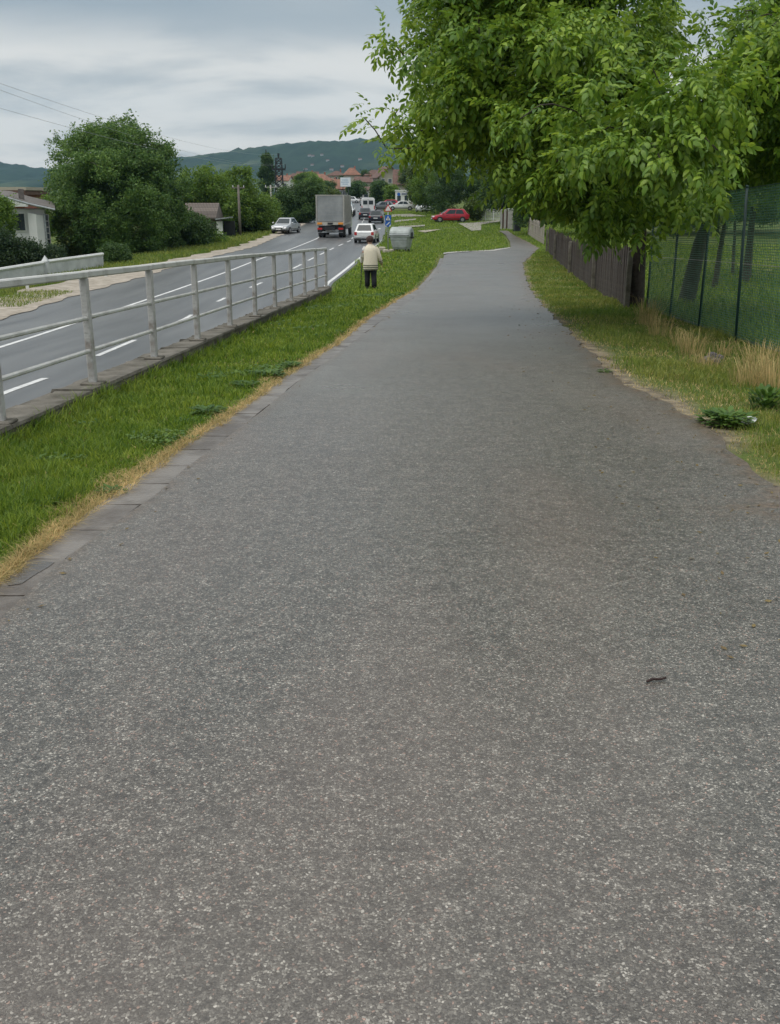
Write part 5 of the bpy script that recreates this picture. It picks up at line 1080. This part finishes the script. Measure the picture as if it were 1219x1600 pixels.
for k in range(1, 7): MB().box((0, -.035, z0 + .25 + k*(z1 - z0 - .4)/7), (2*bw - .3, .012, .015)).build('door_seam', FRAMEM, tr_)
for sx in (-1, 1):
    MB().box((sx*(bw - .32), -.1, z0 + .1), (.42, .05, .17)).build('indicator', ORANGELAMP, tr_); MB().box((sx*.92, -.06, .78), (.42, .08, .16)).build('tail_light', REDLAMP, tr_); MB().box((sx*.92, -.02, .62), (.4, .04, .24)).build('lamp_bracket', BLACK, tr_)
    MB().box((sx*.93, .9, .48), (.5, .02, .6)).build('mudflap', BLACK, tr_)
    for yy, n_ in ((1.55, 2), (6.0 + 1.2, 1)):
        for j in range(n_): w_ = link('wheel', None, tr_, (sx*(1.06 - .31*j), yy, .48)); MB().tube([(-.14,0,0),(-.12,0,0),(.12,0,0),(.14,0,0)], [.42,.48,.48,.42], 18).build('tyre', TYRE, w_, True); MB().tube([(sx*.12,0,0),(sx*.15,0,0)], .27, 12).build('rim', RIM, w_)
MB().box((0, -.09, z0 + .1), (.45, .05, .15)).build('lamp_recess', BLACK, tr_); MB().box((0, .05, .5), (2.2, .1, .13)).build('underrun_bar', STEEL, tr_); MB().box((0, 3, .8), (.9, 7, .28)).build('chassis', BLACK, tr_); MB().box((0, .25, .85), (2.1, .3, .35)).build('rear_crossmember', BLACK, tr_)
MB().box((-.15, -.02, .62), (.5, .03, .13)).build('number_plate', PLATE, tr_); MB().tube([(-.9, 1.55, .48), (.9, 1.55, .48)], .1, 8).build('axle', BLACK, tr_)
MB().loft([rrect(1.2,.7,2.75,Lb + .15), rrect(1.22,.55,2.8,Lb + .9), rrect(1.18,.55,2.5,Lb + 1.9), rrect(1.12,.6,1.7,Lb + 2.15)]).build('cab', P_WHITE, tr_)
for sx in (-1, 1): MB().bbox((sx*1.4, Lb + 1.7, 2.0), (.25, .12, .5), .03).build('mirror', BLACK, tr_); MB().box((sx*1.2, Lb + 1.3, 2.0), (.04, .8, .65)).build('side_window', GLASS, tr_)

# ------------------------------------------------------------------ waste container, sign, kerb blocks
dp = ghit(627.5, 393.5); dk_ = ppm(dp[1], -3); du = thing('waste_container', 'grey metal waste container with domed lid on the grass by the road', 'container', (dp[0], dp[1], gz(dp[0], dp[1])), -.35)
CONT = mat('container zinc', (.33, .36, .35), .55, .18, 3, .15, 20, metal=.25)
cw, cdp, ch = 1.25, .95, .92
def dr(w, d, z): return sq(w, d, z, .1)
MB().loft([dr(cw*.72, cdp*.72, .16), dr(cw*.8, cdp*.85, .3), dr(cw, cdp, ch), dr(cw + .08, cdp + .08, ch), dr(cw + .08, cdp + .08, ch + .06)]).build('body', CONT, du)
nA = 12; R_ = (cdp + .02)/2; ring0 = []
for sx in (-1, -.9, .9, 1):
    rr2 = R_*(1 if abs(sx) < 1 else .88); ring0.append([(sx*(cw/2 + .03), -rr2*cos(pi*k/nA), ch + .07 + rr2*sin(pi*k/nA)*.98) for k in range(nA + 1)])
lid = MB().loft(ring0).build('lid', CONT, du)
MB().tube([(-cw*.5, -R_ - .02, ch + .1), (cw*.5, -R_ - .02, ch + .1)], .025, 6).build('lid_handle', STEEL, lid)
for i in range(3): MB().box((0, -cdp*.46 - .015 + .035*(2 - i), .42 + i*.17), (cw*.8, .05, .05)).build('rib', CONT, du)
for sx in (-1, 1):
    MB().tube([(sx*cw*.5, 0, ch - .08), (sx*(cw*.5 + .2), 0, ch - .08)], .045, 8).build('lifting_pin', BLACK, du); MB().tube([(sx*(cw*.5 + .02), .0, ch + .06), (sx*(cw*.5 + .06), 0, ch + .06)], .2, 12).build('hinge_plate', DARKSTEEL, du)
    for sy in (-1, 1): w_ = link('caster', None, du, (sx*cw*.3, sy*cdp*.3, .1)); MB().tube([(-.03,0,0),(.03,0,0)], .1, 12).build('tyre', TYRE, w_); MB().box((0, 0, .07), (.1, .06, .14)).build('fork', STEEL, w_)
sgX, sgY = wx(606.5, 63, -3), 63.0; sg = thing('road_sign', 'road sign pole with triangular warning and two blue signs beside the waste container', 'sign', (sgX, sgY, gz(sgX, sgY))); kk = ppm(sgY, -2)
def sz(py): return pt(606, py, sgY)[2] - sg.location[2]
MB().tube([(0, 0, -.2), (0, 0, sz(316))], .032, 8).build('pole', STEEL, sg, True)
def tri(s, y, zc): return [(-s, y, zc - s*.577), (s, y, zc - s*.577), (0, y, zc + s*1.155)]
ztri = sz(326.5); tr1 = MB().loft([tri(.25, -.05, ztri), tri(.25, -.035, ztri)]).build('triangle_plate', RED, sg); MB().loft([tri(.17, -.056, ztri - .0), tri(.17, -.048, ztri)]).build('triangle_face', PLATE, tr1)
zs = sz(341); s1 = MB().bbox((0, -.05, zs), (.36, .02, .36), .02).build('square_plate', BLUE, sg); MB().loft([tri(.14, -.065, zs - .03), tri(.14, -.058, zs - .03)]).build('white_triangle', PLATE, s1); MB().box((0, -.068, zs - .02), (.05, .01, .12)).build('walking_figure', BLACK, s1)
zd = sz(349.5); s2 = MB().tube([(0, -.06, zd), (0, -.04, zd)], .18, 24).build('round_plate', BLUE, sg); MB().box((.0, -.066, zd), (.05, .01, .26), ry=.8).add([(.04,-.067,zd-.15),(.15,-.067,zd-.15),(.15,-.067,zd-.04)], [(0,1,2)]).build('white_arrow', PLATE, s2)
for i, (px, py, sc) in enumerate([(597, 393, 1), (603, 396, .8), (612, 394.5, .7)]):
    p = ghit(px, py); b_ = MB().bbox((0, 0, .14*sc), (.42*sc, .34*sc, .3*sc), .05).build('concrete_block', WALL_CREAM, None, loc=(p[0], p[1], gz(p[0], p[1])), rot=(0, .05, .4*i)); tag(b_, ['pale concrete block on the kerb between the walking person and the sign pole', 'pale concrete block at the foot of the road sign pole', 'small pale concrete block under the waste container'][i], 'block')
DRIVE = mat('old drive concrete', (.2, .185, .155), .9, .2, 1.5, .4, 30, col2=(.3, .285, .245))
# concrete drive strips across the lawn
for nm, pix, m_, lab in [('driveway', [(616,346.2),(650,342.6),(650,344.6),(617,348.6)], CONC, 'concrete strip across the lawn behind the sign pole'), ('driveway', [(622,355),(664,352.4),(664,354.6),(622,357.8)], CONC, 'concrete strip across the lawn behind the waste container'), ('driveway', [(652,362.4),(664,361),(690,359.6),(664,364.6)], GRAVEL, 'worn bare strip in the lawn'), ('driveway', [(716,350),(740,349),(782,345),(783,347),(752,352),(752,361),(737,362),(725,355)], CONC, 'gravel drive leading from the red car to the gate'), ('driveway', [(612,336.5),(640,335),(668,338.5),(640,339.5),(612,340)], CONC, 'concrete drive in front of the white parked cars')]:
    patch(nm, pix, m_ if m_ is GRAVEL else DRIVE, lab, .09)

WATER = mat('puddle water', (.10, .085, .072), .05, .2, 3, .15, 25, spec=.6)
patch('puddle', [(6,908),(22,896),(42,886),(66,882),(86,884),(76,892),(54,903),(34,916),(14,921)], WATER, 'shallow brown puddle on the gutter slabs', .0135)
patch('path_kerb', [(694,397.4),(706,395.6),(772,392.6),(797,388),(797,386.8),(771,391),(705,394),(690,396)], CONC, 'pale kerb edging the path junction', .025)
# ------------------------------------------------------------------ litter and twig
p = ghit(1168, 668); lit = MB(); rr3 = np.random.default_rng(3); n_ = 9; rg = []
for i in range(6):
    t = i/5; r = .055*math.sin(pi*min(max(t, .12), .9)) + .006; rg.append([(-.07 + .14*t + rr3.normal(0, .006), r*cos(2*pi*k/n_)*(.9 + rr3.normal(0, .18)), .028 + r*.7*sin(2*pi*k/n_)*(.9 + rr3.normal(0, .25)) + .015*t) for k in range(n_)])
tag(lit.loft(rg).build('litter', mat('white plastic film', (.8, .8, .8), .4, .05), None, loc=(p[0], p[1], gz(p[0], p[1]) + .03), rot=(0, 0, .2)), 'crumpled white plastic litter lying on the verge next to a weed', 'litter')
p0, p1 = ghit(1010, 1073), ghit(1040, 1068); c = (p0 + p1)/2; zt = gz(c[0], c[1]) + .019
tw = MB().tube([(p0[0]-c[0], p0[1]-c[1], 0), ((p0[0]-c[0])*.4, (p0[1]-c[1])*.4 + .004, .004), ((p1[0]-c[0])*.35, (p1[1]-c[1])*.35 - .002, .002), (p1[0]-c[0], p1[1]-c[1], .003)], [.0045, .0055, .0048, .004], 8)
tag(tw.build('twig', mat('dark twig bark', (.03, .014, .012), .8, .3, 60), None, True, (c[0], c[1], zt)), 'short dark brown twig lying on the asphalt path', 'twig')
LITTER = mat('fallen leaf', (.10, .065, .03), .8, .3, 20, col2=(.2, .15, .05))
n = 420; Y = sampY(n, 3.5, 45, 1.3); e_ = rng.random(n)**2.2; X = np.where(rng.random(n) < .93, xr(Y) - .02 - 1.1*e_, xj(Y) + .02 + .2*e_); a = rng.uniform(0, 2*pi, n); sz_ = rng.uniform(.008, .022, n)*np.clip(Y/10, 1, 2)
o3 = np.stack([X, Y, G(X, Y) + .018], 1); ux = np.stack([np.cos(a), np.sin(a), .15*rng.normal(0, 1, n)], 1)*sz_[:, None]; uy = np.stack([-np.sin(a), np.cos(a), .15*rng.normal(0, 1, n)], 1)*sz_[:, None]*.5
tag(link('leaf_litter', npmesh('leaf_litter', np.stack([o3 - ux, o3 + uy, o3 + ux, o3 - uy], 1).reshape(-1, 3), np.arange(n*4).reshape(-1, 4), 4, LITTER)), 'small fallen leaves and bud scales scattered on the path', 'leaf litter', kind='stuff')
for i, (px, py) in enumerate([(1107,566),(1117,570),(1112,560),(1123,564),(1100,570)]):
    p = ghit(px, py); st_ = MB(); rg = []
    for q, r in ((0, .05), (.03, .075), (.07, .06), (.09, .02)): rg.append([(r*cos(a)*(1 + .2*sin(3*a + i)), r*sin(a)*.8, q) for a in np.linspace(0, 2*pi, 8)[:-1]])
    tag(st_.loft(rg).build('stone', mat('dark stone', (.1, .09, .095), .9, .3, 10), None, loc=(p[0], p[1], gz(p[0], p[1]))), 'dark stone lying among the dry grass by the mesh fence', 'stone', 'stones by the mesh fence')

# ------------------------------------------------------------------ person walking on the verge
pp = ghit(579.5, 452); per = thing('person', 'person in a cream cardigan with dark striped hem walking with a cane on the grass', 'person', (pp[0], pp[1], gz(pp[0], pp[1]) + .02), .12)
SKIN = mat('skin', (.42, .24, .17), .55, .08, 8); KNIT = mat('cream knit', (.74, .67, .53), .95, .1, 60, .5, 300); KNITW = mat('white sleeve', (.68, .65, .6), .9, .08, 40); STRIPE = mat('green grey stripe', (.06, .075, .05), .9, .2); TROU = mat('black trousers', (.009, .009, .014), .85, .2, 20); HAIRM = mat('brown wool cap', (.06, .032, .028), .9, .3, 40); SHOE = mat('dark shoe', (.02, .017, .015), .6, .2)
bmv = []; bme = []; brd = []
def node(p, r, par=None):
    bmv.append(p); brd.append(r)
    if par is not None: bme.append((par, len(bmv) - 1))
    return len(bmv) - 1
pel = node((0, 0, .84), .13); sp1 = node((0, .01, 1.0), .125, pel); sp2_ = node((0, .03, 1.18), .135, sp1); chs = node((0, .06, 1.30), .10, sp2_); nk = node((-.005, .09, 1.40), .055, chs); hd0 = node((-.01, .115, 1.47), .085, nk); hd1 = node((-.012, .125, 1.545), .095, hd0); hd2 = node((-.012, .12, 1.61), .06, hd1); nose = node((-.015, .225, 1.525), .016, hd1)
for s_, kn, an, toe in ((-1, (-.10, .10, .46), (-.11, .04, .09), (-.12, .20, .04)), (1, (.10, .02, .45), (.105, -.14, .10), (.11, .02, .04))):
    h_ = node((s_*.09, 0, .80), .10, pel); k_ = node(kn, .062, h_); a_ = node(an, .042, k_); node((an[0], an[1] - .04, .05), .035, a_); node(toe, .035, a_)
hands = []
for s_, el_, wr_ in ((-1, (-.27, .06, 1.02), (-.27, .20, .84)), (1, (.28, .02, 1.03), (.36, .10, .80))):
    sh_ = node((s_*.165, .05, 1.28), .065, chs); e_ = node(el_, .047, sh_); w_ = node(wr_, .032, e_); d = nrm(np.array(wr_) - np.array(el_)); pa = node(tuple(np.array(wr_) + d*.06), .036, w_); hands.append((s_, np.array(wr_) + d*.08, d, pa))
    side = nrm(np.cross(d, [0, 1, 0])); fwd = np.cross(side, d)
    for j, (o_, l_) in enumerate(((-.030, .060), (-.010, .070), (.010, .066), (.028, .052))):
        r0 = np.array(wr_) + d*.085 + fwd*o_; m1 = r0 + d*l_*.5 + side*.008*s_; m2 = m1 + (d*.5 + side*-s_*.6)*l_*.5
        a_ = node(tuple(r0), .0095, pa); b_ = node(tuple(m1), .0088, a_); node(tuple(m2), .0075, b_)
    r0 = np.array(wr_) + d*.045 + fwd*.036; a_ = node(tuple(r0), .011, pa); node(tuple(r0 + fwd*.03 + d*.035), .009, a_)
me = bpy.data.meshes.new('body'); me.from_pydata(bmv, bme, []); bo = link('body', me, per); me.materials.append(SKIN)
sk = bo.modifiers.new('Skin', 'SKIN'); sk.use_smooth_shade = True
if not me.skin_vertices: me.attributes  # layer is made by the modifier
for i, sv in enumerate(me.skin_vertices[0].data): sv.radius = (brd[i], brd[i]); sv.use_root = (i == pel)
ss = bo.modifiers.new('Subdivision', 'SUBSURF'); ss.levels = 1; ss.render_levels = 2
def ell(c, rx, ry, n=20, wob=0.0, ph=0.0): return [(c[0] + rx*cos(2*pi*k/n)*(1 + wob*sin(5*2*pi*k/n + ph)), c[1] + ry*sin(2*pi*k/n)*(1 + wob*cos(4*2*pi*k/n + ph)), c[2]) for k in range(n)]
def garment(name, rings, m, cap=False): return MB().loft(rings, cap).build(name, m, per, True)
gar = [((0,0,.60),.235,.175),((0,0,.66),.24,.18),((0,0,.72),.243,.182),((0,0,.80),.24,.18),((0,.005,.95),.225,.17),((0,.02,1.08),.23,.165),((0,.035,1.2),.235,.165),((0,.05,1.28),.215,.15),((0,.065,1.345),.15,.12),((-.003,.08,1.385),.085,.085),((-.004,.09,1.41),.072,.075)]
cgd = garment('cardigan', [ell(c, a, b, 22, .018, c[2]*7) for c, a, b in gar], KNIT)
for z in (.625, .685, .745): sb = MB().loft([ell((0, 0, z + q), .246, .186, 22) for q in (-.012, .012)], False).build('stripe', STRIPE, cgd, True)
for s_, el_, wr_, m_ in ((-1, (-.27, .06, 1.02), (-.27, .19, .85), KNITW), (1, (.28, .02, 1.03), (.352, .095, .82), KNIT)):
    P = [(s_*.15, .05, 1.295), (s_*.21, .05, 1.22), tuple((np.array((s_*.21, .05, 1.22)) + np.array(el_))/2), el_, tuple((np.array(el_) + np.array(wr_))/2), wr_]
    sl = MB().tube(P, [.075, .082, .075, .07, .066, .062], 14, False).build('sleeve', m_, per, True)
    d = nrm(np.array(wr_) - np.array(el_))
    if s_ == 1:
        for q in (.02, .07): c0 = np.array(wr_) - d*q; MB().tube([tuple(c0 - d*.011), tuple(c0 + d*.011)], [.068, .068], 14, False).build('cuff_stripe', STRIPE, sl, True)
for s_, kn, an in ((-1, (-.10, .10, .46), (-.11, .04, .07)), (1, (.10, .02, .45), (.105, -.13, .07))):
    MB().tube([(s_*.085, 0, .83), ((s_*.09 + kn[0])/2, kn[1]/2, .65), kn, ((kn[0] + an[0])/2, (kn[1] + an[1])/2, .27), an], [.125, .115, .095, .085, .082], 14).build('trouser_leg', TROU, per, True)
    MB().loft([[(an[0] + x*.045*w__, an[1] + y__, z__) for x, z__ in ((-1, 0), (1, 0), (1, h__*.6), (.5, h__), (-.5, h__), (-1, h__*.6))] for y__, w__, h__ in ((-.07, .7, .07), (-.04, 1, .09), (.06, 1, .08), (.14, 1.05, .05), (.19, .7, .03))]).build('shoe', SHOE, per)
hr = [ell((-.012, .105, z), rx, ry, 18) for z, rx, ry in ((1.475, .088, .085), (1.51, .112, .118), (1.56, .122, .13), (1.61, .112, .12), (1.65, .08, .085), (1.67, .03, .03))]
cp = MB().loft(hr).build('cap', HAIRM, per, True); cp.location.y = -.012
for s_ in (-1, 1): MB().loft([ell((-.012 + s_*.1, .13, z), .012, r, 8) for z, r in ((1.48, .01), (1.5, .022), (1.53, .026), (1.55, .014))]).build('ear', SKIN, per, True); MB().tube([(-.012 + s_*.035, .208, 1.55), (-.012 + s_*.035, .216, 1.55)], .012, 8).build('eye', BLACK, per)
MB().box((-.012, .203, 1.475), (.05, .02, .01)).build('mouth', mat('lip', (.3, .1, .09), .5), per)
hL = hands[0][1]; cane = thing('cane', 'dark walking cane held by the person in the cream cardigan', 'cane', tuple(per.matrix_basis @ Vector((hL[0] - .03, hL[1] + .12, 0))))
R_p = Matrix.Rotation(.12, 3, 'Z'); tipl = Vector((0, 0, -.02)); hnd = R_p @ Vector((.03, -.12, hL[2] + .0))
MB().tube([tipl, hnd + Vector((0, 0, -.02))], [.011, .013], 8).build('shaft', BLACK, cane, True); MB().tube([hnd + Vector((0, -.05, .01)), hnd + Vector((0, .07, .0)), hnd + Vector((0, .09, -.03))], .014, 8).build('grip', WOOD_DARK, cane, True); MB().tube([tipl, tipl + Vector((0, 0, .04))], .017, 8).build('rubber_tip', TYRE, cane)

# ------------------------------------------------------------------ small far houses on the wooded hill
from mathutils.bvhtree import BVHTree
ho_ = bpy.data.objects['hill'].data; bv = BVHTree.FromPolygons([v.co[:] for v in ho_.vertices], [p.vertices[:] for p in ho_.polygons])
for k, (px, py) in enumerate([(484,244),(489,245),(503,243),(512,252),(488,259),(535,261),(478,266),(563,250),(518,266)]):
    d = Vector(ray(px, py)).normalized(); loc, nn, idx, ds = bv.ray_cast(Vector((0, 0, 0)), d)
    if loc is None: continue
    h_ = thing('hillside_house', 'tiny pale house among the fields on the wooded hill', 'house', tuple(loc - Vector((0, 0, 1))), random.uniform(-.6, .6), 'houses on the wooded hill'); w = random.uniform(5, 8)
    MB().box((0, 0, 1.7), (w, 5, 3.4)).build('wall', WALL_GREY, h_); MB().prism([(-2.9, 3.3), (2.9, 3.3), (0, 5)], -w/2 - .3, w/2 + .3, 'x').build('roof', ROOF_BROWN, h_)
